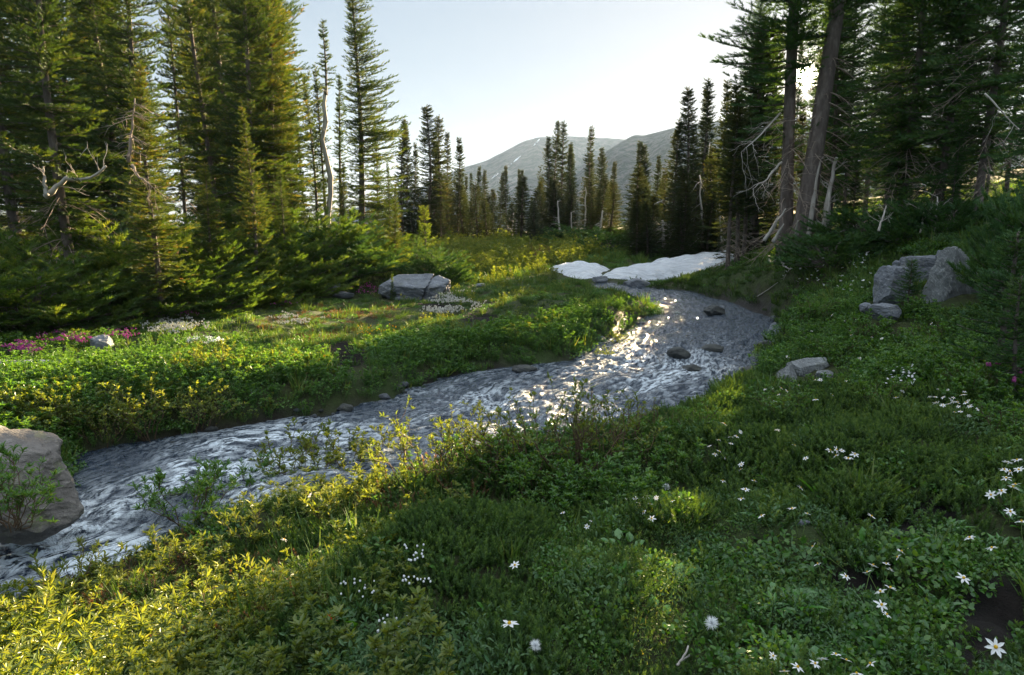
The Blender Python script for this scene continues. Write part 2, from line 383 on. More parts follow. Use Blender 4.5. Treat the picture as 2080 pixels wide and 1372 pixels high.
# humps of heather and moss: (px, py, height, radius, stretch in depth)
HUMPS = [(900, 1170, .28, .5), (1720, 960, .26, .6), (1480, 960, .20, .32), (1620, 880, .18, .36), (1880, 920, .22, .4), (1350, 1090, .16, .32), (1960, 850, .18, .38), (1240, 1230, .12, .25), (1560, 1120, .14, .3), (330, 1240, .14, .3), (560, 1300, .12, .25), (120, 1320, .12, .3), (1150, 985, .12, .45), (230, 1250, .10, .5), (1560, 900, .10, .5), (970, 660, .15, .45), (920, 612, .14, .4),
         (1080, 625, .18, .6), (1010, 600, .12, .5), (850, 650, .10, .5), (1150, 600, .12, .6), (600, 700, .12, .6),
         (350, 770, .14, .7), (1620, 660, .22, .6), (1880, 800, .18, .7), (500, 660, .10, .5), (1900, 1000, .10, .5), (1250, 640, .10, .6)]
hump_c = [(G0(px, py), h, r) for px, py, h, r in HUMPS]
PEATS = [(703, 722, .55, .35), (975, 645, .45, .22), (885, 618, .28, .2)]     # dark hollows
peat_c = [(G0(px, py), r, e) for px, py, r, e in PEATS]

def spaced(a0, a1, step, lim, g=1.07):
    mid = list(np.arange(a0, a1, step)); hi = []; lo = []; s = step; x = mid[-1]
    while x < lim: s *= g; x += s; hi.append(x)
    s = step; x = a0
    while x > -lim: s *= g; x -= s; lo.append(x)
    return np.array(lo[::-1] + mid + hi)
gx = spaced(-11, 11, .07, 1650, 1.075); gy = spaced(1.0, 24, .07, 1650, 1.06)
GX, GY = np.meshgrid(gx, gy); gp = np.stack([GX.ravel(), GY.ravel()], 1)
gz = z_base(gp)
rad = np.hypot(gp[:, 0], gp[:, 1])
nearm = (np.abs(gp[:, 0]) < 14) & (gp[:, 1] > 0) & (gp[:, 1] < 34)
for c_, h_, r_ in hump_c:
    q = (gp[:, 0] - c_[0]) ** 2 + (gp[:, 1] - c_[1]) ** 2
    gz += h_ * np.exp(-q / (r_ * r_) * 1.2)
for c_, r_, e_ in peat_c:
    q = (gp[:, 0] - c_[0]) ** 2 + (gp[:, 1] - c_[1]) ** 2
    gz -= .18 * np.exp(-q / (r_ * r_) * 1.5)
snow_area = np.zeros(len(gp))
snow_polys = []
for S in (SNOW_L, SNOW_R, SNOW_F):
    sp = np.array([at(*q) for q in S]); snow_polys.append(sp)
    m_ = (gp[:, 1] > 15) & (gp[:, 1] < 40) & (np.abs(gp[:, 0]) < 20)
    d_ = np.full(len(gp), 9.0); d_[m_] = sdf(gp[m_], sp[:, :2]); snow_area = np.maximum(snow_area, sstep(1.5, 0, d_))
amp = np.exp(-rad / 60) * (1 - snow_area)
gz += amp * (.085 * fbm2(gp[:, 0] * .9, gp[:, 1] * .9, 3, 11) + (.035 + .045 * (gp[:, 0] > -1) * (gp[:, 1] < 10)) * np.abs(fbm2(gp[:, 0] * 2.6, gp[:, 1] * 2.6, 3, 12)))
gz += sstep(60, 300, rad) * 2.0 * fbm2(gp[:, 0] / 40, gp[:, 1] / 40, 4, 13)
gz -= snow_area * .12
SD = np.full(len(gp), 20.0); SD[nearm] = sdf(gp[nearm], poly)
zw = z_water(gp[:, 1])
bank = sstep(0.0, .55, SD) ** .75
inside = SD < 0
gz = np.where(inside, zw - .06 - .28 * sstep(0, .8, -SD), np.where(SD < .55, zw - .06 + (np.maximum(gz, zw + .10) - zw + .06) * bank, np.maximum(gz, zw * (SD < 6) - 99 * (SD >= 6))))
ZG = gz.reshape(GX.shape); SDG = SD.reshape(GX.shape)
def _bil(A, x, y):
    x = np.asarray(x, float); y = np.asarray(y, float)
    i = np.clip(np.searchsorted(gx, x) - 1, 0, len(gx) - 2); j = np.clip(np.searchsorted(gy, y) - 1, 0, len(gy) - 2)
    fx = (x - gx[i]) / (gx[i + 1] - gx[i]); fy = (y - gy[j]) / (gy[j + 1] - gy[j])
    return (A[j, i] * (1 - fx) + A[j, i + 1] * fx) * (1 - fy) + (A[j + 1, i] * (1 - fx) + A[j + 1, i + 1] * fx) * fy
def ground(x, y): return _bil(ZG, x, y)
def bankdist(x, y): return _bil(SDG, x, y)
def G(px, py, h=0.0, y0=1.2, y1=70):
    """where the line of sight through a photo pixel meets the ground raised by h"""
    d = ray(px, py); Y = np.arange(y0, y1, .02); pts = EYE + d[None] * (Y / d[1])[:, None]
    k = np.argmax(pts[:, 2] < ground(pts[:, 0], pts[:, 1]) + h); p = pts[k].copy(); return p
def foot(x, y, sink=0.0): return np.array([x, y, float(ground(x, y)) - sink])

nx_, ny_ = len(gx), len(gy)
ii = np.arange(nx_ - 1)[None] + np.arange(ny_ - 1)[:, None] * nx_
px_, py_, pf_ = project(np.stack([gp[:, 0], gp[:, 1], gz], 1))
PEATPX = [(1800, 1062, 95, 28), (1905, 1035, 60, 22), (1848, 1110, 28, 45), (1740, 1180, 75, 28), (2030, 1250, 80, 80), (1960, 1330, 65, 32), (1985, 1195, 40, 30), (703, 722, 44, 28), (975, 646, 42, 10), (885, 619, 40, 10)]
def peatmask(x, y, f):
    m = np.zeros(len(x))
    for a, b, ra, rb in PEATPX: m = np.maximum(m, sstep(1.2, .85, np.sqrt(((x - a) / ra) ** 2 + ((y - b) / rb) ** 2)))
    return np.where(f > 0, m, 0)
gm = mesh('ground', np.stack([gp[:, 0], gp[:, 1], gz], 1), np.stack([ii, ii + 1, ii + 1 + nx_, ii + nx_], -1).reshape(-1, 4), M_SOIL, smooth=True, attrs={'peat': peatmask(px_, py_, pf_), 'wet': sstep(.30, .05, SD + .12 * fbm2(gp[:, 0] * 3, gp[:, 1] * 3, 2, 15))})
tag(obj('ground', gm), kind='structure')

# ------------------------------------------------------------------ stream
cen = (resample(far_w, 200) + resample(near_w[::-1], 200)) / 2
for _ in range(12): cen[1:-1] = (cen[:-2] + cen[1:-1] * 2 + cen[2:]) / 4
cs = np.concatenate([[0], np.cumsum(np.linalg.norm(np.diff(cen, axis=0), axis=1))])
x0, x1, y0, y1 = poly[:, 0].min() - .2, poly[:, 0].max() + .2, poly[:, 1].min() - .2, poly[:, 1].max() + .2
x0 = max(x0, -6.5)
sx = np.arange(x0, x1, .03); sy = np.concatenate([np.arange(y0, 7, .022), np.arange(7, 12, .035), np.arange(12, y1, .06)])
WX, WY = np.meshgrid(sx, sy); wp = np.stack([WX.ravel(), WY.ravel()], 1)
wd = bankdist(wp[:, 0], wp[:, 1]); keep = wd < .16
near_i = np.zeros(len(wp), int); kk = np.where(keep)[0]
for a in range(0, len(kk), 20000):
    b = kk[a:a + 20000]
    near_i[b] = np.argmin(((wp[b][:, None] - cen[None]) ** 2).sum(2), 1)
tg = np.gradient(cen, axis=0); tg /= np.linalg.norm(tg, axis=1)[:, None]
rel = wp - cen[near_i]
s_ = cs[near_i] + (rel * tg[near_i]).sum(1); t_ = rel[:, 0] * -tg[near_i][:, 1] + rel[:, 1] * tg[near_i][:, 0]
ws = s_ + .12 * fbm2(wp[:, 0] * 1.2, wp[:, 1] * 1.2, 2, 31); wt = t_ + .08 * fbm2(wp[:, 0] * 1.4, wp[:, 1] * 1.4, 2, 32)
ppx, ppy, _f = project(np.stack([wp[:, 0], wp[:, 1], z_water(wp[:, 1])], 1))
def pxblob(px, py, rx, ry): return np.exp(-((ppx - px) / rx) ** 2 - ((ppy - py) / ry) ** 2)
rapid = .42 + 1.0 * pxblob(130, 1110, 190, 75) + .75 * pxblob(480, 970, 220, 70) + .55 * pxblob(620, 905, 160, 50) + .45 * pxblob(1320, 760, 190, 60) + .35 * pxblob(1000, 830, 260, 60) - .3 * pxblob(300, 950, 110, 40)
rapid = np.clip(rapid, .12, 1.5)
edge = sstep(.16, -.35, wd)
r1 = 1 - np.abs(fbm2(ws * 1.5, wt * 3.2, 2, 33)); r2 = 1 - np.abs(fbm2(ws * 3.6, wt * 6.5, 2, 34)); r3 = 1 - np.abs(fbm2(ws * 9, wt * 13, 2, 35))
h = .046 * (r1 - .6) + .044 * (r2 - .6) + .008 * (r3 - .6) + .03 * fbm2(ws * .8, wt * 1.6, 2, 36)
h = h * 1.2 * (.45 + .75 * rapid) * (.5 + .5 * edge)
wz = z_water(wp[:, 1]) + h
foam = .65 * pxblob(120, 1120, 190, 60) + .3 * pxblob(480, 965, 160, 40) + np.clip((rapid - .43) * 1.7, 0, 1.5) * sstep(.10, .66, .5 * r2 + .6 * r3 - .42 + .35 * fbm2(ws * .9, wt * 2.4, 3, 37)) 
foam += sstep(.10, -.03, wd) * .16 * rapid
idx = -np.ones(len(wp), int); idx[keep] = np.arange(keep.sum())
q = np.arange(len(wp)).reshape(WX.shape); q = np.stack([q[:-1, :-1], q[:-1, 1:], q[1:, 1:], q[1:, :-1]], -1).reshape(-1, 4)
q = q[(idx[q] >= 0).all(1)]
t = NT('stream_water'); c = t.coord('Object')
fo = t.new('ShaderNodeAttribute', attribute_name='foam').outputs['Fac']
fsa = t.new('ShaderNodeAttribute', attribute_name='fs').outputs['Fac']; fta = t.new('ShaderNodeAttribute', attribute_name='ft').outputs['Fac']
cx = t.new('ShaderNodeCombineXYZ'); t.lk(fsa, cx.inputs[0]); t.lk(fta, cx.inputs[1]); mp = t.new('ShaderNodeMapping'); mp.inputs['Scale'].default_value = (1, 2.6, 1); t.lk(cx.outputs[0], mp.inputs[0]); fv = mp.outputs[0]
fn = t.noise(8, 7, .68, fv, .2); fm = t.math('MULTIPLY', fo, t.ramp(fn, [(.42, (0, 0, 0)), (.56, (1, 1, 1))]))
fm = t.new('ShaderNodeClamp').outputs[0] if False else t.math('MINIMUM', fm, .92)
p = t.new('ShaderNodeBsdfPrincipled', Roughness=.04, IOR=1.333)
p.inputs['Base Color'].default_value = (.004, .016, .036, 1); p.inputs['Specular IOR Level'].default_value = .75
bn = t.bump(t.math('ADD', t.noise(22, 3, .6, c), t.math('MULTIPLY', t.noise(60, 2, .6, c), .5)),  .9, .05); t.lk(bn, p.inputs['Normal'])
d = t.new('ShaderNodeBsdfPrincipled', Roughness=.55); d.inputs['Base Color'].default_value = (.74, .83, .92, 1); t.lk(bn, d.inputs['Normal'])
m = t.new('ShaderNodeMixShader'); t.lk(fm, m.inputs[0]); t.lk(p.outputs[0], m.inputs[1]); t.lk(d.outputs[0], m.inputs[2]); t.lk(m.outputs[0], t.out.inputs[0])
wm = mesh('stream', np.stack([wp[keep, 0], wp[keep, 1], wz[keep]], 1), idx[q], t.m, smooth=True, attrs={'foam': foam[keep], 'fs': ws[keep], 'ft': wt[keep]})
tag(obj('stream_water', wm), kind='structure')

# ------------------------------------------------------------------ snow
t = NT('old_snow'); c = t.coord('Object'); v = t.coord('Object', (1, 3.2, 1))
n1 = t.noise(1.6, 6, .65, v, .8); n2 = t.noise(7, 6, .7, v)
col = t.ramp(n1, [(.32, (.42, .46, .52)), (.5, (.64, .69, .76)), (.7, (.80, .83, .87))])
col = t.mix(t.ramp(n2, [(.54, (0, 0, 0)), (.68, (.6, .6, .6))]), col, (.26, .24, .22))
p = t.new('ShaderNodeBsdfPrincipled', Roughness=.6); t.lk(col, p.inputs['Base Color']); p.inputs['Subsurface Weight'].default_value = 0
t.lk(t.bump(t.math('ADD', n1, t.math('MULTIPLY', n2, .6)), .8, .22), p.inputs['Normal']); t.lk(p.outputs[0], t.out.inputs[0]); M_SNOW = t.m
for k, sp in enumerate(snow_polys):
    ax = np.arange(sp[:, 0].min() - .3, sp[:, 0].max() + .3, .07); ay = np.arange(sp[:, 1].min() - .3, sp[:, 1].max() + .3, .09)
    X, Y = np.meshgrid(ax, ay); P = np.stack([X.ravel(), Y.ravel()], 1)
    pl = wobble(resample(np.vstack([sp[:, :2], sp[:1, :2]]), 90), 50 + k, .12)
    d_ = -sdf(P, pl); kp = d_ > -.12
    z = z_base(P) - .10 + .22 * sstep(-.12, .6, d_) + .16 * sstep(.2, 2, d_) + .05 * fbm2(P[:, 0] * 1.1, P[:, 1] * 1.6, 4, 60) * sstep(0, .6, d_)
    z += .08 * np.abs(noise2(P[:, 0] * 2.0, P[:, 1] * 1.6, 66)) * sstep(0, .5, d_)
    ix = -np.ones(len(P), int); ix[kp] = np.arange(kp.sum()); q = np.arange(len(P)).reshape(X.shape)
    q = np.stack([q[:-1, :-1], q[:-1, 1:], q[1:, 1:], q[1:, :-1]], -1).reshape(-1, 4); q = q[(ix[q] >= 0).all(1)]
    o = obj('snow_patch', mesh('snow_patch', np.stack([P[kp, 0], P[kp, 1], z[kp]], 1), ix[q], M_SNOW, smooth=True))
    tag(o, ['low rounded snow patch with left edge against the sunlit willows', 'long white snow bank rising to the right above the mossy mound',
            'small thin snow strip reaching to the foot of the big twin trunks'][k], 'snow patch', 'old snow patches beside the stream')

# ------------------------------------------------------------------ mountains
def mountain(name, ridge, Y, Yfoot, zfoot, seed, mat, depth_back):
    ridge = np.array(ridge, float); u = np.linspace(ridge[0, 0], ridge[-1, 0], 260); ry = np.interp(u, ridge[:, 0], ridge[:, 1])
    for _ in range(4): ry[1:-1] = (ry[:-2] + 2 * ry[1:-1] + ry[2:]) / 4
    top = np.array([at(a, b, Y) for a, b in zip(u, ry)])
    vs = np.concatenate([np.linspace(-.5, 0, 14)[:-1], np.linspace(0, 1, 110)])
    V = []
    for v in vs:
        f = abs(v)
        if v < 0:
            y = np.full(len(u), Y + depth_back * f * 2); z = top[:, 2] + (zfoot - top[:, 2]) * (f * 2) ** 1.2; x = top[:, 0] * (y / Y)
        else:
            y = np.full(len(u), Y + (Yfoot - Y) * f); z = top[:, 2] + (zfoot - top[:, 2]) * (f ** .92); x = top[:, 0] * (1 - .15 * f)
        gull = fbm2(x / (Y * .035) + f * .6, f * 2.2 + x * 0, 5, seed); rg = fbm2(x / (Y * .012), y / (Y * .02), 4, seed + 9)
        am = Y * .010 * min(1, f * 5) * (1 - max(0, v) ** 3)
        z = z + am * gull + Y * .0015 * rg * (.25 + min(1, f * 6))
        V.append(np.stack([x, y, z], 1))
    V = np.array(V); n = len(u); r = len(vs); q = np.arange(n - 1)[None] + np.arange(r - 1)[:, None] * n
    me = mesh(name, V.reshape(-1, 3), np.stack([q, q + 1, q + 1 + n, q + n], -1).reshape(-1, 4), mat, smooth=True)
    tag(obj(name, me), kind='structure'); return V
def mtn_mat(name, sc):
    t = NT(name); c = t.coord('Object'); n = t.noise(.012 * sc, 8, .65, c, .5); n2 = t.noise(.07 * sc, 8, .75, c)
    geo = t.new('ShaderNodeSeparateXYZ'); t.lk(c, geo.inputs[0])
    col = t.ramp(n, [(.35, (.045, .058, .056)), (.5, (.075, .085, .085)), (.66, (.115, .12, .12)), (.8, (.16, .162, .162))])
    col = t.mix(t.ramp(n2, [(.46, (.9, .9, .9)), (.54, (0, 0, 0))]), col, (.025, .045, .03))
    p = t.new('ShaderNodeBsdfPrincipled', Roughness=.95); p.inputs['Specular IOR Level'].default_value = .05; t.lk(col, p.inputs['Base Color'])
    t.lk(t.bump(t.math('ADD', n, n2), 1, 6), p.inputs['Normal']); t.lk(p.outputs[0], t.out.inputs[0]); return t.m
VM1 = mountain('far_mountain', [(250, 520), (600, 470), (760, 420), (860, 380), (930, 344), (985, 328), (1030, 305), (1062, 288), (1092, 279), (1150, 277), (1205, 280), (1262, 282), (1330, 292), (1500, 320), (1800, 360)], 1250, 620, -12, 71, mtn_mat('far_mountain_slope', 1), 300)
VM2 = mountain('near_mountain', [(1080, 440), (1150, 372), (1200, 332), (1240, 302), (1285, 276), (1293, 270), (1302, 278), (1360, 262), (1420, 250), (1500, 243), (1633, 240), (1800, 262), (2100, 300), (2500, 380)], 720, 300, -10, 81, mtn_mat('near_mountain_slope', 1.6), 200)
# snow gullies on the far mountain
def streak(p0, p1, w, seed, label):
    rng = np.random.default_rng(seed); n = 14; t_ = np.linspace(0, 1, n)
    fl = VM1[13:].reshape(-1, 3); fx, fy, _ = project(fl)
    V = []; wid = w * (.3 + .7 * np.sin(np.pi * t_)) * rng.uniform(.6, 1.3, n)
    for k in range(n):
        px = p0[0] + (p1[0] - p0[0]) * t_[k]; py = p0[1] + (p1[1] - p0[1]) * t_[k]
        for s in (-.5, .5):
            j = np.argmin((fx - px - s * wid[k]) ** 2 + (fy - py) ** 2); q_ = at(px + s * wid[k], py + s * wid[k] * .4, fl[j, 1] - 9); V.append(q_)
    F = [(2 * k, 2 * k + 1, 2 * k + 3, 2 * k + 2) for k in range(n - 1)]
    o = obj('snow_gully', mesh('snow_gully', V, np.array(F), M_SNOW)); tag(o, label, 'snow', 'snow gullies on the far mountain')
streak((1096, 283), (1084, 296), 3.0, 1, 'short white snow streak just below the far mountain summit')
streak((1058, 317), (1033, 338), 3.0, 2, 'long thin snow streak slanting down the middle of the far mountain')
streak((1012, 352), (999, 363), 4.0, 3, 'lowest snow streak on the far mountain above the fir tops')
# ------------------------------------------------------------------ trees
def tuft(nn, base, ln, rad, up=0.0, seed=0):
    """bottlebrush of needles along +y, length 1"""
    rng = np.random.default_rng(seed); V = []; F = []
    for k in range(nn):
        y = .05 + .8 * k / nn; a = k * 2.4 + rng.normal() * .3
        dx, dz = math.cos(a), math.sin(a) * .8 + up
        r = rad * rng.uniform(.75, 1.2) * (1 - .35 * k / nn)
        V += [(0, y - base / 2, 0), (0, y + base / 2, 0), (dx * r, y + ln * rng.uniform(.8, 1.2), dz * r)]
        F.append((3 * k, 3 * k + 1, 3 * k + 2))
    n = len(V); V += [(-.05, 0, 0), (.05, 0, 0), (0, 1.05, .03)]; F.append((n, n + 1, n + 2))
    return np.array(V), np.array(F)
TUFT = [tuft(16, .15, .26, .25, .25, 1), tuft(10, .22, .28, .27, .2, 2), tuft(7, .30, .30, .30, .2, 3)]

def branch_tufts(rng, O, az, L, a, b, tstep, tsize, acc, wood, wr, twig_k=.42, twig_cap=.55, tmin=.12, step=.11, pend=0.0):
    m = max(3, int(L / step)); t = np.linspace(tmin, 1, m)
    ca, sa = math.cos(az), math.sin(az); side = np.array([-sa, ca, 0.0])
    bend = rng.normal() * .12 * L
    def pos(t): return O + np.stack([ca * L * t + side[0] * bend * t * t, sa * L * t + side[1] * bend * t * t, L * (a * t + b * t * t)], -1)
    C = pos(t); T = np.stack([np.full(m, ca), np.full(m, sa), a + 2 * b * t], 1); T /= np.linalg.norm(T, axis=1)[:, None]
    wood.tube(pos(np.linspace(0, .92, 4)), [wr, wr * .75, wr * .5, wr * .2], 3, cap=False)
    # axis tufts
    acc[0].append(C); acc[1].append(T + rng.normal(0, .15, C.shape) + [0, 0, .1]); acc[2].append(np.full(m, tsize) * rng.uniform(.8, 1.15, m))
    tl = np.minimum(twig_k * L * (1 - t) ** .7 + .10, twig_cap)
    for s in (-1, 1):
        l = tl * rng.uniform(.55, 1.2, m); ang = rng.uniform(.7, 1.05, m)
        d = T * np.cos(ang)[:, None] + s * side * np.sin(ang)[:, None] + np.array([0, 0, .10 - pend]); d += rng.normal(0, .12, d.shape)
        d /= np.linalg.norm(d, axis=1)[:, None]
        k = np.maximum(1, np.ceil(l / tstep).astype(int)); rep = np.repeat(np.arange(m), k)
        f = (np.arange(len(rep)) - np.repeat(np.cumsum(k) - k, k)) / np.repeat(k, k)
        P = C[rep] + d[rep] * (l[rep] * f)[:, None] + np.array([0, 0, 1.0]) * (.12 * l[rep] * f * f)[:, None]
        alt = np.where(np.arange(len(rep)) % 2 == 0, 1, -1)[:, None]
        dd = d[rep] + T[rep] * .25 + np.cross(d[rep], [0, 0, 1.0]) * alt * .35 * (f[:, None] > .1)
        dd += rng.normal(0, .18, dd.shape) + [0, 0, .16]
        acc[0].append(P); acc[1].append(dd); acc[2].append(tsize * rng.uniform(.7, 1.15, len(P)))
def build_crown(name, acc, rng, lod, mat):
    P = np.vstack(acc[0]); D = np.vstack(acc[1]); S = np.concatenate(acc[2])
    tv, tf = TUFT[lod]
    V, F, r = instance(tv, tf, P, D, S, rng, r=np.clip(rng.beta(2, 2.2, len(P)) + .25 * fbm3(P[:, 0] * 1.6, P[:, 1] * 1.6, P[:, 2] * 1.6, 2, 5), 0, 1))
    return mesh(name, V, F, mat, r)
PROF = {'spire': lambda u: (1 - u) ** .75 * min(1, .55 + 2.2 * u) + .03, 'column': lambda u: min(1, .5 + 2.5 * u) * (1 - u) ** .62 * .95 + .03,
        'cone': lambda u: (1 - u) ** .95 + .03, 'ragged': lambda u: .75 * (1 - u) ** .6 + .04}
def fir(seed, H, Rr, base=.08, spacing=.30, per=6, lod=0, prof='spire', gap=.08, mat=None, tsize=None, sweep=0.0, dead=0.0, deadlen=1.0, tr=None, side=None, skip=None, lean=0.0, droop=.28):
    """returns (trunk mesh, crown mesh, dead-branch mesh or None) of a fir H metres tall"""
    rng = np.random.default_rng(seed); acc = ([], [], []); wood = MB(); dd = MB()
    ts = tsize or (.15, .22, .34)[lod]; tr = tr or (.008 * H + .03)
    n = 16; hs = np.linspace(-.25, H, n); ph = rng.random(2) * 6
    off = np.stack([.01 * H * np.sin(hs / H * 4 + ph[0]) + lean * hs ** 1.0, .01 * H * np.sin(hs / H * 5 + ph[1])], 1); off -= off[0]
    rad = tr * np.clip(1 - hs / H, 0, 1) ** .85 + .012; rad[0] *= 1.55; rad[1] *= 1.12
    wood.tube(np.column_stack([off, hs]), rad, 9 if lod == 0 else 6)
    h = base * H; az0 = rng.random() * 6.3; lo = rng.random(2) * 50
    def lump(h, az): return float(np.clip(1 + .55 * noise3(np.array([h * .75 + lo[0]]), np.array([math.cos(az) * 1.1 + lo[1]]), np.array([math.sin(az) * 1.1]), seed)[0], .45, 1.4))
    def cpos(h): return np.array([np.interp(h, hs, off[:, 0]), np.interp(h, hs, off[:, 1]), h])
    while h < H * .985:
        u = (h - base * H) / (H * (1 - base)); k = max(2, per + rng.integers(-1, 2)); az0 += rng.uniform(.4, 1.2)
        pf = PROF[prof](u)
        for j in range(k):
            if rng.random() < gap: continue
            az = az0 + 2 * math.pi * j / k + rng.normal() * .22
            L = max(.14, Rr * pf * rng.uniform(.6, 1.18) * lump(h, az))
            if side is not None: L *= 1 + .45 * math.cos(az - side)
            if skip and skip(h, az): continue
            a = -droop * (1 - u) + .30 * u + rng.normal() * .08; b = .20 + .1 * rng.normal()
            tz = ts * (1 - .4 * u ** 2); branch_tufts(rng, cpos(min(H, max(0, h + rng.normal() * spacing * .35))), az, L, a, b, tz * .72, tz, acc, wood, .010 + .008 * L, step=tz * .85)
        h += spacing * (1 - .45 * u) * rng.uniform(.6, 1.4)
    top = H - np.linspace(0, .06 * H, 8); acc[0].append(np.array([cpos(x) for x in top])); acc[1].append(np.tile([0, 0, 1.0], (8, 1)) + rng.normal(0, .35, (8, 3))); acc[2].append(np.full(8, ts * .6))
    if dead > 0:
        h = .03 * H
        while h < dead * H:
            for j in range(rng.integers(3, 6)):
                az = rng.random() * 6.3; L = deadlen * rng.uniform(.4, 1.2); O = cpos(h); tt = np.linspace(0, 1, 5); s = rng.normal() * .2
                dx = np.array([math.cos(az), math.sin(az), 0]); sd = np.array([-dx[1], dx[0], 0])
                pth = O + tt[:, None] * L * dx + (tt ** 2)[:, None] * s * L * sd + (L * (-.15 * tt - .45 * tt ** 2))[:, None] * np.array([0, 0, 1.0])
                dd.tube(pth, np.linspace(.013, .003, 5) * (1 + .3 * L), 3, cap=False)
                for q in range(int(5 * L) + 2):
                    f = rng.uniform(.3, 1); p0 = np.array([np.interp(f, tt, pth[:, c_]) for c_ in range(3)]); l = rng.uniform(.15, .5) * L
                    v = dx + sd * rng.normal() * .8 + np.array([0, 0, rng.normal() * .3 - .35]); v /= np.linalg.norm(v)
                    dd.tube(np.array([p0, p0 + v * l * .5, p0 + v * l + [0, 0, -.1 * l]]), [.006, .004, .002], 3, cap=False)
            h += rng.uniform(.18, .4)
    return (wood.mesh('trunk', M_BARK), build_crown('crown', acc, rng, lod, mat or M_FIR), dd.mesh('dead_branches', M_DEADBR) if dd.n else None, H)
def plant_tree(parts, loc, H, label, group, rz=0.0, wide=1.0, cat='fir tree', name='fir_tree', tilt=(0, 0)):
    s = H / parts[3]
    e = empty(name, loc, label, cat, group, rz, (s * wide, s * wide, s), tilt)
    obj('trunk', parts[0], e); obj('crown', parts[1], e)
    if parts[2] is not None: obj('dead_branches', parts[2], e)
    return e
def tree_px(parts, tx, ty, Y, label, group, rz=0.0, wide=1.0, name='fir_tree', cat='fir tree', tilt=(0, 0), lowest=0.0):
    """a tree whose tip is seen at photo pixel (tx, ty) at distance Y"""
    p = at(tx, ty, Y); b = foot(p[0], p[1], .05 - lowest)
    if tilt == (0, 0): tilt = (rngt.normal() * .018, rngt.normal() * .018)
    return plant_tree(parts, b, p[2] - b[2], label, group, rz, wide * rngt.uniform(.88, 1.14), cat, name, tilt)

rng0 = np.random.default_rng(7); rngt = np.random.default_rng(8)
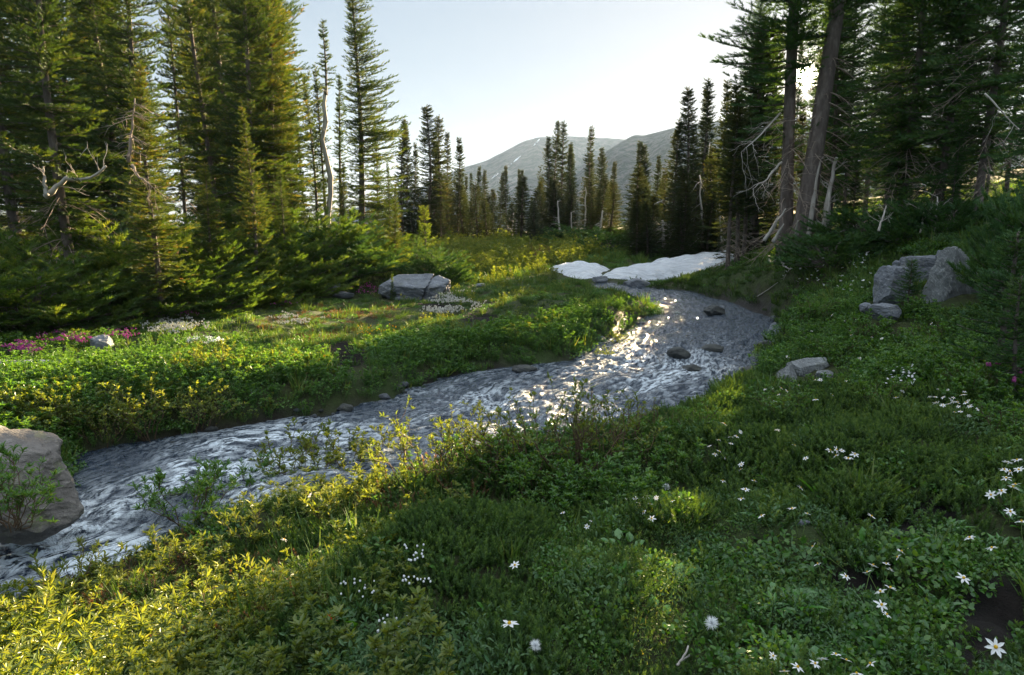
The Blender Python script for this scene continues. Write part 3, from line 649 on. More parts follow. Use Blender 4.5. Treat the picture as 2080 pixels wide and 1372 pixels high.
# --- far row ------------------------------------------------------------
FAR = [fir(100 + k, 10, r, .06, .20, 5, 2, pr, gp, M_FIRF, .27, tr=.09, droop=.4) for k, (r, pr, gp) in enumerate([(.95, 'spire', .12), (.8, 'column', .18), (1.25, 'cone', .10), (.75, 'ragged', .38), (1.0, 'spire', .25)])]
FAR_BARE = fir(110, 10, .75, .45, .45, 5, 2, 'column', .15, M_FIRF, .30, tr=.10, dead=.4, deadlen=.7)
G_FAR = 'fir trees across the end of the meadow'
FAR_HIGH = fir(111, 10, 1.15, .34, .26, 7, 2, 'spire', .1, M_FIRF, .26, tr=.10, dead=.3, deadlen=.8)
far_list = [  # tip x, tip y, distance, variant, width factor, label
    (814, 243, 40, 1, .9, 'slim fir with a twin-topped partner right of the tall sunlit fir'),
    (824, 252, 41, 0, .8, 'shorter partner of the slim twin-topped pair beside the tall sunlit fir'),
    (838, 292, 44, 0, .7, 'small fir tip between the slim twin pair and the dark blunt-topped fir'),
    (857, 214, 38, 1, 1.25, 'dark dense fir with a blunt rounded top, tallest of the far left row'),
    (876, 269, 43, 3, .8, 'thin fir just right of the dark blunt-topped fir'),
    (886, 292, 44, 0, .7, 'short slender fir left of the fork-topped fir'),
    (899, 236, 39, 3, 1.0, 'fork-topped fir with a ragged broken crown'),
    (912, 268, 43, 1, .75, 'slender fir directly right of the fork-topped fir'),
    (929, 281, 42, 0, .85, 'last slender fir of the far left row, beside the open mountain slope'),
    (946, 359, 58, 0, .8, 'leftmost of the short firs below the mountain ridge end'),
    (957, 352, 57, 1, .75, 'thin short fir, second from the left below the ridge end'),
    (972, 339, 56, 0, .85, 'pointed short fir rising above its neighbours below the ridge end'),
    (983, 346, 57, 2, .8, 'short full fir at the right of the group below the ridge end'),
    (999, 414, 62, 2, .8, 'very small distant fir in the gap left of the two sunny firs'),
    (1015, 350, 52, 2, .85, 'left one of the two sunny firs below the lowest snow streak'),
    (1031, 338, 52, 0, .9, 'right one of the two sunny firs below the lowest snow streak'),
    (1053, 345, 54, 0, .8, 'left fir of a close pair behind the bent white snag'),
    (1062, 345, 54, 1, .7, 'right fir of a close pair behind the bent white snag'),
    (1080, 400, 60, 2, .9, 'small dark fir in the gap right of the bent white snag'),
    (1094, 338, 52, 9, .7, 'fir with a tufted head on a long bare trunk'),
    (1104, 360, 50, 2, .9, 'low fir beneath the left side of the tallest central firs'),
    (1117, 278, 44, 2, .95, 'broad dark fir left of the tall twin spires'),
    (1133, 246, 45, 1, .8, 'left spire of the tall twin firs in front of the mountain'),
    (1143, 247, 45, 3, .85, 'right spire of the tall twin firs in front of the mountain'),
    (1151, 298, 43, 0, .9, 'left one of two medium firs right of the twin spires'),
    (1161, 291, 44, 2, .9, 'right one of two medium firs right of the twin spires'),
    (1191, 310, 46, 2, .85, 'medium fir left of the needle-thin spire'),
    (1203, 257, 45, 3, .8, 'needle-thin spire reaching above the mountain saddle'),
    (1224, 300, 43, 2, 1.0, 'dark full fir right of the needle-thin spire'),
    (1215, 385, 41, 2, .9, 'low fir in front of the dark full fir and needle-thin spire'),
    (1247, 330, 42, 0, .9, 'bright golden green fir at the edge of the valley gap'),
    (1272, 470, 75, 2, 1.0, 'tiny fir down in the valley gap'),
    (1298, 289, 36, 0, 1.0, 'left tree of the leaning pair just right of the valley gap'),
    (1310, 294, 36, 1, .9, 'right tree of the leaning pair just right of the valley gap'),
    (1335, 316, 39, 2, .9, 'medium fir behind the leaning pair'),
    (1348, 365, 38, 2, .8, 'short fir between the leaning pair and the tall right grove'),
    (1371, 247, 33, 2, .95, 'first tall fir at the left edge of the right grove'),
    (1391, 180, 33, 1, 1.05, 'tall dark fir with a shaggy spire at the left of the right grove'),
    (1410, 262, 36, 0, .9, 'shorter fir tucked between two tall ones of the right grove'),
    (1429, 161, 37, 3, 1.1, 'tallest narrow spire of the right grove against the sky'),
    (1441, 178, 40, 1, .9, 'narrow fir touching the tallest spire on its right'),
    (1471, 167, 45, 0, 1.05, 'full spire midway between the grove edge and the big trunks'),
    (1496, 192, 18.5, 8, .85, 'dark fir just left of the big twin trunks'),
    (1524, 230, 20.5, 8, 1.0, 'shadowed fir behind the drooping limbs of the big trunks'),
    (1424, 300, 40, 2, 1.5, 'broad lower fir between the tall shaggy spire and the tallest narrow spire'),
  (1456, 302, 40, 2, 1.5, 'broad lower fir in front of the narrow spires, its neighbour close on the right'),
  (1450, 300, 30, 2, .9, 'low dense fir at the foot of the right grove spires'),
    (1545, 120, 26, 2, 1.25, 'dark fir seen behind the big trunk on its left side'),
  (1562, 60, 22, 0, 1.35, 'dense dark fir directly behind the left big trunk'),
  (1515, 170, 19.5, 8, .95, 'broad dark fir between the grove spires and the big trunks')]
for k, (tx, ty, Y, v, w, lab) in enumerate(far_list):
    tree_px(FAR_BARE if v == 9 else FAR_HIGH if v == 8 else FAR[v], tx, ty, Y, lab, G_FAR, rng0.random() * 6.3, w * 1.32)
G_UND = 'low dark firs along the far tree line'
for k in range(84):          # understorey of the far line, nothing tells these apart
    tx = rng0.uniform(800, 1560); Y = rng0.uniform(37, 47) if tx < 1260 else rng0.uniform(28, 38)
    if 1250 < tx < 1288: continue
    p = at(tx, 480, Y); b = foot(p[0], p[1], .1)
    plant_tree(FAR[2 if k % 2 else 4], b, rng0.uniform(1.3, 4.2), 'low dark fir filling the shadow under the far tree line', G_UND, rng0.random() * 6, rng0.uniform(1.6, 2.6))

# --- left grove -----------------------------------------------------------
G_L = 'tall firs of the left grove'
big = fir(201, 13, 1.5, .08, .27, 8, 0, 'column', .10, M_FIR, .22, tr=.15, side=.2, dead=.2, deadlen=.9)
tree_px(big, 712, -42, 24, 'tall separate fir with open layered limbs, taller than everything near it', G_L, .3, 1.0)
mid = [fir(210 + k, 12, r, b, .32, 7, 1, pr, gp, M_FIR, .24, tr=.14, dead=dd, deadlen=.9) for k, (r, b, pr, gp, dd) in enumerate([(1.5, .06, 'spire', .08, 0), (1.1, .12, 'column', .12, .25), (1.9, .04, 'cone', .08, 0), (.8, .25, 'ragged', .25, .3)])]
tree_px(mid[0], 581, 138, 27, 'slim fir in the sky gap right of the tall left wall of trees', G_L, 1, .75)
tree_px(mid[3], 611, 216, 29, 'thin nearly bare fir between two slim firs', G_L, 2, .5)
tree_px(mid[1], 630, 148, 25, 'slim fir with a pale leaning trunk left of the crooked one', G_L, 3, .85)
tree_px(mid[1], 651, 134, 27, 'slim fir right behind the crooked whitish tree', G_L, 4, .8)
tree_px(mid[3], 683, 150, 28, 'narrow fir half hidden behind the tall separate fir', G_L, .6, .9)
tree_px(mid[0], 763, 250, 27, 'medium fir hidden behind the right limbs of the tall separate fir', G_L, 5, .7)
tree_px(mid[2], 785, 330, 21, 'bushy sunlit fir at the foot of the tall separate fir', G_L, 2.2, .72)
tree_px(mid[2], 690, 330, 22, 'bushy fir below the tall separate fir on its left', G_L, 4.2, .7)
tree_px(mid[2], 800, 372, 20, 'young sunlit fir with broad base at the right end of the grove', G_L, .2, .8)
near = [fir(220 + k, 13, r, b, .33, 8, 0, pr, gp, M_FIR, .24, tr=.15, dead=dd, deadlen=1.3, droop=.34) for k, (r, b, pr, gp, dd) in enumerate([(2.0, .10, 'column', .05, .16), (1.8, .20, 'column', .10, .30), (2.0, .05, 'spire', .05, 0)])]
tree_px(near[1], 60, -330, 13, 'big golden-lit fir with pale trunk at the left edge', G_L, .4, 1.0)
tree_px(near[2], 285, 130, 12.5, 'shorter golden fir with bare dead branches at its top', G_L, 2.1, 1.0)
tree_px(near[0], 205, -420, 18, 'dark tall fir behind the golden fir at the left', G_L, 1.3, .72)
tree_px(near[1], 318, -330, 20, 'dark trunk beside the narrow strip of sky in the left grove', G_L, 3.3, .34)
tree_px(near[0], 400, -300, 18.5, 'dense fir right of the narrow strip of sky', G_L, 4.4, .62)
tree_px(near[0], 470, -260, 18, 'dense amber fir second from the right edge of the left wall of trees', G_L, .9, .85)
tree_px(near[2], 520, -150, 19, 'fir forming the right edge of the left wall of trees', G_L, 5.2, 1.05)
tree_px(mid[2], 500, 215, 15.5, 'medium golden fir standing before the right edge of the left wall', G_L, 2.7, .95)
tree_px(mid[2], 420, 330, 14.5, 'low bushy fir in front of the dense firs of the left wall', G_L, .7, 1.05)
tree_px(mid[2], 570, 340, 17.0, 'low golden bushy fir under the right edge of the left wall', G_L, 3.9, 1.0)
tree_px(near[0], -60, -380, 16, 'dark fir cut by the left edge of the view', G_L, 2.9, 1.0)
tree_px(near[2], -150, 60, 9.6, 'fir whose right branch tips reach in at the left edge', G_L, 5.4, .7)
for k, (tx, Y) in enumerate([(20, 24), (110, 26), (170, 24), (235, 27), (385, 28), (440, 26), (505, 27), (540, 28), (455, 23), (410, 24), (485, 31), (190, 23), (90, 21.5), (-20, 26), (-100, 22), (140, 31), (400, 33), (60, 19.5)]):
    tree_px(near[k % 2 * 2], tx, rng0.uniform(-330, -80), Y, 'dark fir packed into the shadowed back row of the left grove', 'back row of the left grove', rng0.random() * 6, .9)

# --- right grove ------------------------------------------------------------
G_R = 'shadowed firs of the right grove'
twin = fir(301, 17, 1.35, .15, .28, 8, 0, 'column', .10, M_FIRD, .22, tr=.15, side=2.9, dead=.20, deadlen=1.1, droop=.25, skip=lambda h, az: (h < 4.0 and math.cos(az + 1.57) > .2) or (3.7 < h < 4.5 and math.cos(az) > .4))
twin2 = fir(302, 17, 1.4, .17, .32, 6, 0, 'column', .14, M_FIRD, .22, tr=.21, dead=.30, deadlen=.8, lean=.075, droop=.25, skip=lambda h, az: (h < 4.7 and math.cos(az + 1.57) > .2) or (3.7 < h < 4.6 and math.cos(az - math.pi) > .4))
b = foot(6.45, 16.2, .1); plant_tree(twin, b, 16, 'left straight trunk of the two big firs beside the sun, dead limbs drooping left', G_R, 0, 1.0)
b = foot(6.55, 15.7, .1); plant_tree(twin2, b, 16, 'right leaning trunk of the two big firs beside the sun', G_R, 0, 1.0)
for tx_, ty_, Y_, lb_ in [(1640, 205, 26, 'dark fir glimpsed between the two big trunks, below the sun'), (1590, 60, 31, 'dark fir behind the left big trunk, left of the sun'), (1690, -20, 27, 'dark fir right behind the leaning big trunk'), (1629, 40, 29, 'thin ragged fir through which the sun shines')]:
    tree_px(FAR[3 if tx_ == 1629 else 0], tx_, ty_, Y_, lb_, G_R, 1.0, .45 if tx_ == 1629 else .9)
rn = [fir(310 + k, 13, r, b, .32, 8, 0, pr, gp, M_FIRD, .23, tr=.14, dead=dd, deadlen=1.6, droop=.42) for k, (r, b, pr, gp, dd) in enumerate([(2.2, .16, 'column', .10, .45), (1.8, .10, 'column', .12, .35), (2.0, .05, 'cone', .08, .2)])]
tree_px(rn[1], 1735, -260, 17, 'thin fir with white-patched trunk right of the leaning big trunk', G_R, 1, .7)
tree_px(rn[1], 1760, -160, 21, 'dark fir left of the bright vertical sky gap', G_R, 2, .6)
tree_px(rn[0], 1850, -200, 17, 'dense fir right of the bright vertical sky gap', G_R, 3, .75)
tree_px(rn[0], 1905, -420, 14.5, 'tall fir with long hanging bare twigs above the grey rocks', G_R, 4.6, .95)
tree_px(rn[2], 1985, -380, 14, 'broad dark fir behind the pale veined rock', G_R, .5, .9)
tree_px(rn[0], 2085, -520, 13, 'tall dark fir cut by the right edge of the view', G_R, 5, .9)
tree_px(rn[1], 2210, -500, 10, 'dark fir whose limbs reach in from beyond the right edge', G_R, 1.9, .85)
tree_px(rn[2], 1830, 210, 14.5, 'low fir with layered limbs under the tall ones, above the grey rocks', G_R, 2.8, 1.0)
tree_px(rn[2], 1745, 300, 17, 'low dark fir right of the broken pale snag', G_R, .1, .9)
tree_px(rn[2], 1950, 250, 13, 'low spreading fir above the pale veined rock', G_R, 3.5, .85)
tree_px(rn[2], 2120, 180, 11, 'bushy fir above the right end of the rocks', G_R, 4.1, .9)
for k, (tx, Y) in enumerate([(1560, 24), (1690, 25), (1720, 30), (1800, 27), (1830, 24), (1890, 21), (1940, 19), (2000, 18), (2050, 17), (2110, 20), (1975, 26), (1870, 30), (2160, 16)]):
    tree_px(rn[k % 2], tx, rng0.uniform(-190, 40), Y, 'dark fir in the dim back row of the right grove', 'back row of the right grove', rng0.random() * 6, .75)

# --- low young firs (krummholz) ----------------------------------------------
def shrub_fir(seed, Rr, H, mat, lod=0, ts=.15, n=150, asym=.0):
    rng = np.random.default_rng(seed); acc = ([], [], []); wood = MB()
    for k in range(n):
        az = rng.random() * 6.3; f = rng.random() ** .6; el = rng.random()
        r = Rr * .75 * f; z = H * (1 - f ** 2.2) * (.25 + .75 * el) * .85
        O = np.array([math.cos(az) * r * .8, math.sin(az) * r * .8, z]); L = rng.uniform(.45, .95) * (.35 + .25 * Rr)
        wood.tube(np.array([[O[0] * .15, O[1] * .15, -.05], [O[0] * .6, O[1] * .6, z * .55], O]), [.02, .015, .010], 3, cap=False)
        branch_tufts(rng, O, az + rng.normal() * .5, L, .18 + .35 * (1 - f) + rng.normal() * .1, .12, ts * .62, ts, acc, wood, .009, step=ts * .72, twig_cap=.40, twig_k=.5)
    return (wood.mesh('stems', M_BARK), build_crown('foliage', acc, rng, lod, mat), H)
KR = [shrub_fir(400 + k, 1.5, 1.15, M_KRUM, 0, .18, 130) for k in range(3)]
KRD = [shrub_fir(410 + k, 1.4, 1.0, M_FIRD, 0, .18, 110) for k in range(2)]
def shrub(parts, px, py, Y, H, label, group, wide=1.0, rz=0.0, name='dwarf_fir', cat='dwarf fir'):
    p = at(px, py, Y); b = foot(p[0], p[1], .08); s = H / parts[2]
    e = empty(name, b, label, cat, group, rz, (s * wide, s * wide, s)); obj('stems', parts[0], e); obj('foliage', parts[1], e); return e
G_K = 'low sunlit dwarf firs edging the left grove'
kl = [(-90, 11.0, 1.30, 1.2, 'dwarf fir cut by the left edge above the purple heather'), (60, 11.6, 1.25, 1.25, 'broad dwarf fir directly above the purple heather patch'),
      (190, 12.6, 1.25, 1.2, 'dwarf fir above the small grey rock in the purple heather'), (310, 13.6, 1.15, 1.2, 'dwarf fir above the white flower patch'),
      (420, 14.6, 1.1, 1.2, 'dwarf fir at the middle of the sunlit hedge front'), (515, 15.7, 1.0, 1.1, 'dwarf fir where the hedge front reaches the pink sunny strip'),
      (120, 13.8, 1.9, 1.15, 'taller dwarf fir under the dead white branch'), (270, 14.8, 1.9, 1.1, 'taller dwarf fir under the fir with dead top branches'),
      (390, 15.8, 1.75, 1.1, 'second-row dwarf fir behind the hedge middle'), (500, 16.8, 1.6, 1.1, 'second-row dwarf fir left of the dark dwarf fir'),
      (590, 17.6, 1.5, 1.1, 'dwarf fir above the bright yellow green strip'), (20, 13.0, 1.75, 1.1, 'second-row dwarf fir at the left edge'),
      (650, 19.5, 1.75, 1.15, 'high dwarf fir below the slim firs with pale trunks'), (560, 19.6, 1.9, 1.1, 'high dwarf fir under the left wall of trees'),
      (735, 21.5, 1.5, 1.1, 'dwarf fir under the tall separate fir'), (460, 18.4, 2.1, 1.1, 'highest dwarf fir below the amber fir')]
for k, (px, Y, H, w, lab) in enumerate(kl): shrub(KR[k % 3], px, 560, Y - (.25 if px < 250 else .6), H * .86, lab, G_K, w, rng0.random() * 6)
G_KD = 'dark dwarf firs in shade'
kd = [(680, 18.6, 1.25, 1.1, 'dark dwarf fir left of the stony gap above the meadow boulder'), (760, 22, 1.1, 1.1, 'dark dwarf fir right behind the stony gap'),
      (885, 20.0, .95, .95, 'dark dwarf fir spreading behind the cracked meadow boulder'), (915, 19.4, .6, .9, 'low dark dwarf fir right of the cracked meadow boulder'),
      (1465, 36, 1.0, 1.3, 'dark dwarf fir above the far snow strip'), (1595, 24, .9, .9, 'dark dwarf fir left of the big trunks'),
      (1420, 31, .9, 1.6, 'dark dwarf fir under the right grove spires'), (1760, 14.4, .8, 1.2, 'dark dwarf fir under the low layered firs, left of the rocks'),
      (1850, 13.2, .8, .9, 'dark dwarf fir behind the blocky grey rock'), (1925, 12.6, .75, .8, 'dark dwarf fir behind the gap in the rocks'),
      (2050, 9.6, 1.0, .42, 'dwarf fir touching the right side of the pale veined rock'), (2150, 8.2, 1.4, .55, 'dwarf fir filling the right edge beside the rocks'),
      (1345, 36, 1.2, 1.8, 'dark dwarf fir at the foot of the leaning pair'), (1190, 38, 1.2, 2.0, 'dark dwarf fir under the needle-thin spire'), (1235, 34, 1.0, 1.6, 'dark dwarf fir left of the valley gap'),
      (1690, 13.6, .7, 1.2, 'dark dwarf fir below the broken pale snag')]
for k, (px, Y, H, w, lab) in enumerate(kd): shrub(KRD[k % 2], px, 520, Y, H, lab, G_KD, w, rng0.random() * 6)
yf = [fir(420 + k, 2.2, .75, .04, .17, 6, 0, 'cone', .06, M_KRUM if k == 0 else M_FIRD, .12, tr=.03, droop=.15) for k in range(2)]
G_Y = 'young firs standing alone'
tree_px(yf[1], 846, 478, 20.3, 'young fir with bare lower trunk behind the cracked meadow boulder', G_Y, 1, .9)
tree_px(yf[0], 796, 560, 16.6, 'thin tiny fir in front of the left end of the cracked meadow boulder', G_Y, 2, .45)
tree_px(yf[0], 912, 470, 36, 'small pointed fir at the back of the sunlit willows', G_Y, 3, 1.0)
tree_px(yf[0], 965, 497, 31, 'small fir rising from the middle of the sunlit willows', G_Y, 4, 1.2)
tree_px(yf[0], 1007, 492, 34, 'pointed little fir right of middle in the sunlit willows', G_Y, 5, 1.1)
tree_px(yf[0], 1148, 508, 34, 'tiny fir tip in the last willows above the left snow patch', G_Y, .5, .9)
tree_px(yf[1], 1853, 527, 9.3, 'small dark fir standing between the two grey rocks', G_Y, 1.5, 1.15)
tree_px(yf[1], 2062, 470, 5.9, 'bushy young fir standing at the right edge beside the heather slope', G_Y, 2.5, 1.25)
tree_px(yf[1], 2085, 560, 5.2, 'nearest young fir, its branch tips cut by the right edge', G_Y, 4.5, .9)
tree_px(yf[0], 862, 425, 24, 'young fir with a leaning yellow shoot right of the bushy sunlit firs', G_Y, 5.5, .8)
# ------------------------------------------------------------------ rocks
_ico = {}; ROCKS = []
def ico(n):
    if n not in _ico:
        b = bmesh.new(); bmesh.ops.create_icosphere(b, subdivisions=n, radius=1.0)
        _ico[n] = (np.array([v.co[:] for v in b.verts]), np.array([[v.index for v in f.verts] for f in b.faces])); b.free()
    return _ico[n][0].copy(), _ico[n][1]
def rock_mesh(seed, size, mat, cuts=9, sub=5, rough=.05, groove=None, planes=(), smooth=False):
    rng = np.random.default_rng(seed); V, F = ico(sub)
    V *= 1 + .16 * fbm3(V[:, 0] * 1.1, V[:, 1] * 1.1, V[:, 2] * 1.1, 2, seed)[:, None]
    cs = [(n / np.linalg.norm(n), rng.uniform(.62, .9)) for n in rng.normal(0, 1, (cuts, 3))] + [(np.array(n, float) / np.linalg.norm(n), c_) for n, c_ in planes]
    for n, c_ in cs:
        d = V @ n - c_; V -= np.where(d > 0, d * .93, 0)[:, None] * n
    if groove:
        for (gxp, slope, wid, dep) in groove:
            q = V[:, 0] - gxp - slope * V[:, 2] - .06 * noise2(V[:, 2] * 5, V[:, 1] * 3, seed + 4)
            V -= V * (dep * np.exp(-(q / wid) ** 2))[:, None]
    nn = V / np.linalg.norm(V, axis=1)[:, None]
    V = V + nn * (rough * fbm3(V[:, 0] * 4, V[:, 1] * 4, V[:, 2] * 4, 5, seed + 7) + rough * .5 * np.abs(fbm3(V[:, 0] * 2.2, V[:, 1] * 2.2, V[:, 2] * 5, 3, seed + 8)))[:, None]
    return mesh('rock', V * np.array(size), F, mat, smooth=smooth)
def rock(label, px, py, Y, wpx, hpx, dr, seed, mat, name='boulder', group=None, rz=0, sink=.35, tilt=(0, 0), **kw):
    """rock seen wpx wide and hpx high, its foot near photo pixel (px, py)"""
    p = at(px, py, Y); w = wpx / FOC * Y / 2; h = hpx / FOC * Y
    ROCKS.append((p[0], Y, w * 1.05, w * dr))
    me = rock_mesh(seed, (w, w * dr, h / (2 - 2 * sink) * 1.15), mat, **kw)
    o = obj(name, me); o.location = (p[0], Y, p[2] + h / 2 - h * .5 * sink / (1 - sink) * .6); o.rotation_euler = (tilt[0], tilt[1], rz)
    return tag(o, label, 'rock', group)
rock('big smooth boulder at the left edge beside the rushing water, lit on its right face', 0, 1032, 4.85, 400, 170, .8, 511, M_ROCKW, sub=6, cuts=12, rough=.06, tilt=(0, .22), sink=.2, planes=[((.8, -.5, .35), .55), ((-.2, -.5, .9), .62), ((.5, .1, .9), .7)])
rock('blue grey meadow boulder with a dark jagged crack', 843, 607, 17.0, 152, 46, .6, 502, M_ROCK, sub=6, cuts=10, groove=[(.36, .25, .035, .30)], sink=.3, planes=[((0, -.5, 1), .55)])
rock('small flat stone at the foot of the cracked meadow boulder', 812, 611, 16.7, 26, 9, .7, 503, M_ROCK, 'stone', sink=.3, sub=4)
rock('small pale grey rock in the purple heather', 208, 708, 9.9, 46, 27, .8, 504, M_ROCK, sub=5, planes=[((.2, -.2, 1), .5)])
rock('blocky grey rock left of the small dark fir, highest on the right slope', 1812, 600, 9.75, 88, 58, .8, 505, M_ROCK, sub=6, cuts=8, planes=[((-1, -.2, .35), .62), ((.1, -1, .15), .6), ((0, 0, 1), .72)], rz=.2)
rock('wide flat-topped grey rock behind the small dark fir', 1880, 566, 10.6, 125, 50, .7, 506, M_ROCK, sub=6, cuts=8, planes=[((0, 0, 1), .6), ((.1, -1, .1), .6)], rz=-.1)
rock('small grey block wedged between the flat-topped rock and the pale veined rock', 1925, 545, 10.4, 45, 40, .8, 507, M_ROCK, sub=5, planes=[((0, 0, 1), .6)])
rock('pale veined rock slab tilted up to a point at the right', 1935, 612, 9.2, 125, 96, .55, 508, M_ROCKL, sub=6, cuts=6, planes=[((-.75, -.35, .6), .42), ((.2, -1, .2), .5), ((.9, 0, .3), .7)], tilt=(0, -.35))
rock('flat grey stone below the blocky grey rock', 1795, 640, 8.9, 62, 26, .8, 509, M_ROCK, 'stone', planes=[((0, -.2, 1), .5)])
rock('small stone left of the flat grey stone under the blocky rock', 1757, 630, 9.2, 28, 12, .8, 510, M_ROCK, 'stone', sub=4)
rock('tiny pointed stone on top of the blocky grey rock edge', 1821, 541, 10.2, 16, 10, .8, 512, M_ROCK, 'stone', sub=4)
rock('flat pale slab with rusty top at the stream edge', 1640, 757, 7.85, 92, 34, .7, 513, M_ROCKL, 'slab', sub=6, cuts=5, planes=[((-.15, -.35, 1), .38), ((0, -1, .2), .55)], rz=.35)
rock('pale wedge-shaped stone left of the flat pale slab', 1598, 775, 7.6, 46, 30, .8, 514, M_ROCKL, 'stone', planes=[((-.5, -.2, .8), .4), ((.6, -.6, .5), .4)])
rock('narrow pale stone right of and below the flat pale slab', 1672, 768, 7.5, 40, 14, .7, 515, M_ROCKL, 'stone', sub=4)
rock('grey rock under the eroded bank at the bend of the stream', 1578, 694, 11.2, 42, 34, .8, 516, M_ROCK, planes=[((-.6, -.5, .6), .45)])
rock('flat wet stone at the water line below the eroded bank', 1556, 706, 11.0, 38, 13, .7, 517, M_WETROCK, 'stone', sub=4)
for px, py, w, h, sd, lab in [(1450, 637, 42, 13, 521, 'dark rounded stone breaking the surface in the upper stream'), (1378, 724, 48, 16, 522, 'dark wet stone in the middle of the glittering water'),
                              (1445, 712, 52, 10, 523, 'low dark wet stone right of the glittering water'), (1408, 752, 40, 10, 524, 'low dark stone just below the middle wet stone'),
                              (1218, 573, 40, 12, 525, 'grey stone under the lip of the left snow patch'), (1290, 582, 56, 13, 526, 'mossy brown stone between the snow bank and the stream'),
                              (1065, 752, 50, 10, 527, 'dark mossy stone at the foot of the left bank'), (700, 833, 34, 12, 528, 'dark stone in the shadow under the left bank'), (1530, 757, 44, 12, 529, 'dark stone at the right water edge below the bend')]:
    p = on_water(px, py) if py > 600 else G(px, py)
    rock(lab, px, py, p[1], w, h, .8, sd, M_WETROCK if py > 600 else M_ROCK, 'river_stone', 'stones in and beside the stream', sink=.4, sub=4, rough=.04)
for px, py, w, h, sd, lab in [(700, 602, 45, 9, 531, 'low flat stone in the grass left of the meadow boulder'), (678, 588, 40, 14, 532, 'pale stone on the bright yellow green strip'), (975, 582, 22, 6, 533, 'flat stone in the grass right of the meadow boulder'),
                              (752, 540, 18, 22, 534, 'grey stone under the dark dwarf fir behind the meadow boulder'), (1462, 522, 36, 12, 535, 'dark rock between the snow bank and the thin snow strip'), (1630, 1064, 30, 8, 536, 'half-buried grey stone in the soil on the right')]:
    rock(lab, px, py, G(px, py)[1], w, h, .8, sd, M_ROCK, 'stone', None, sub=4)

# ------------------------------------------------------------------ dead wood
def crooked(p0, p1, n, amp, rng):
    t_ = np.linspace(0, 1, n)[:, None]; L = np.linalg.norm(p1 - p0); P = p0 * (1 - t_) + p1 * t_
    w = np.cumsum(rng.normal(0, 1, (n, 3)), 0); w -= w[0] + (w[-1] - w[0]) * t_; return P + w * amp * L / n
def deadwood(name, label, p0, p1, r0, r1, nb, bl, seed, cat='dead wood', group=None, up=.2, amp=.25, mat=None, droop=0.0, split=False):
    rng = np.random.default_rng(seed); p0 = np.asarray(p0, float); p1 = np.asarray(p1, float)
    P = crooked(p0, p1, 11, amp, rng) - p0; mb = MB(); br = MB()
    rr = np.linspace(r0, r1, 11) * rng.uniform(.85, 1.15, 11); mb.tube(P, rr, 8)
    ax = (p1 - p0) / np.linalg.norm(p1 - p0)
    for k in range(nb):
        f = rng.uniform(.1, 1); q = np.array([np.interp(f * 10, np.arange(11), P[:, c_]) for c_ in range(3)])
        v = np.cross(ax, rng.normal(0, 1, 3)); v /= np.linalg.norm(v); v = v + ax * rng.uniform(.2, .9) + [0, 0, up]; v /= np.linalg.norm(v)
        l = bl * rng.uniform(.3, 1.1); b_ = crooked(q, q + v * l + np.array([0, 0, -droop * l]), 6, .22, rng); r_ = max(.004, r0 * .28 * rng.uniform(.5, 1))
        br.tube(b_, np.linspace(r_, .003, 6), 4)
        for _ in range(3):
            g = rng.integers(1, 5); v2 = v + rng.normal(0, .6, 3) + [0, 0, -droop]; br.tube(crooked(b_[g], b_[g] + v2 / np.linalg.norm(v2) * l * .4, 4, .2, rng), np.linspace(r_ * .5, .002, 4), 3, cap=False)
    e = empty(name, p0, label, cat, group)
    obj('trunk' if r0 > .03 else 'stem', mb.mesh('trunk', mat or M_DEAD), e)
    if nb: obj('branches', br.mesh('branches', mat or M_DEAD), e)
    return e
A = at
G_S = 'bleached dead snags along the far tree line'
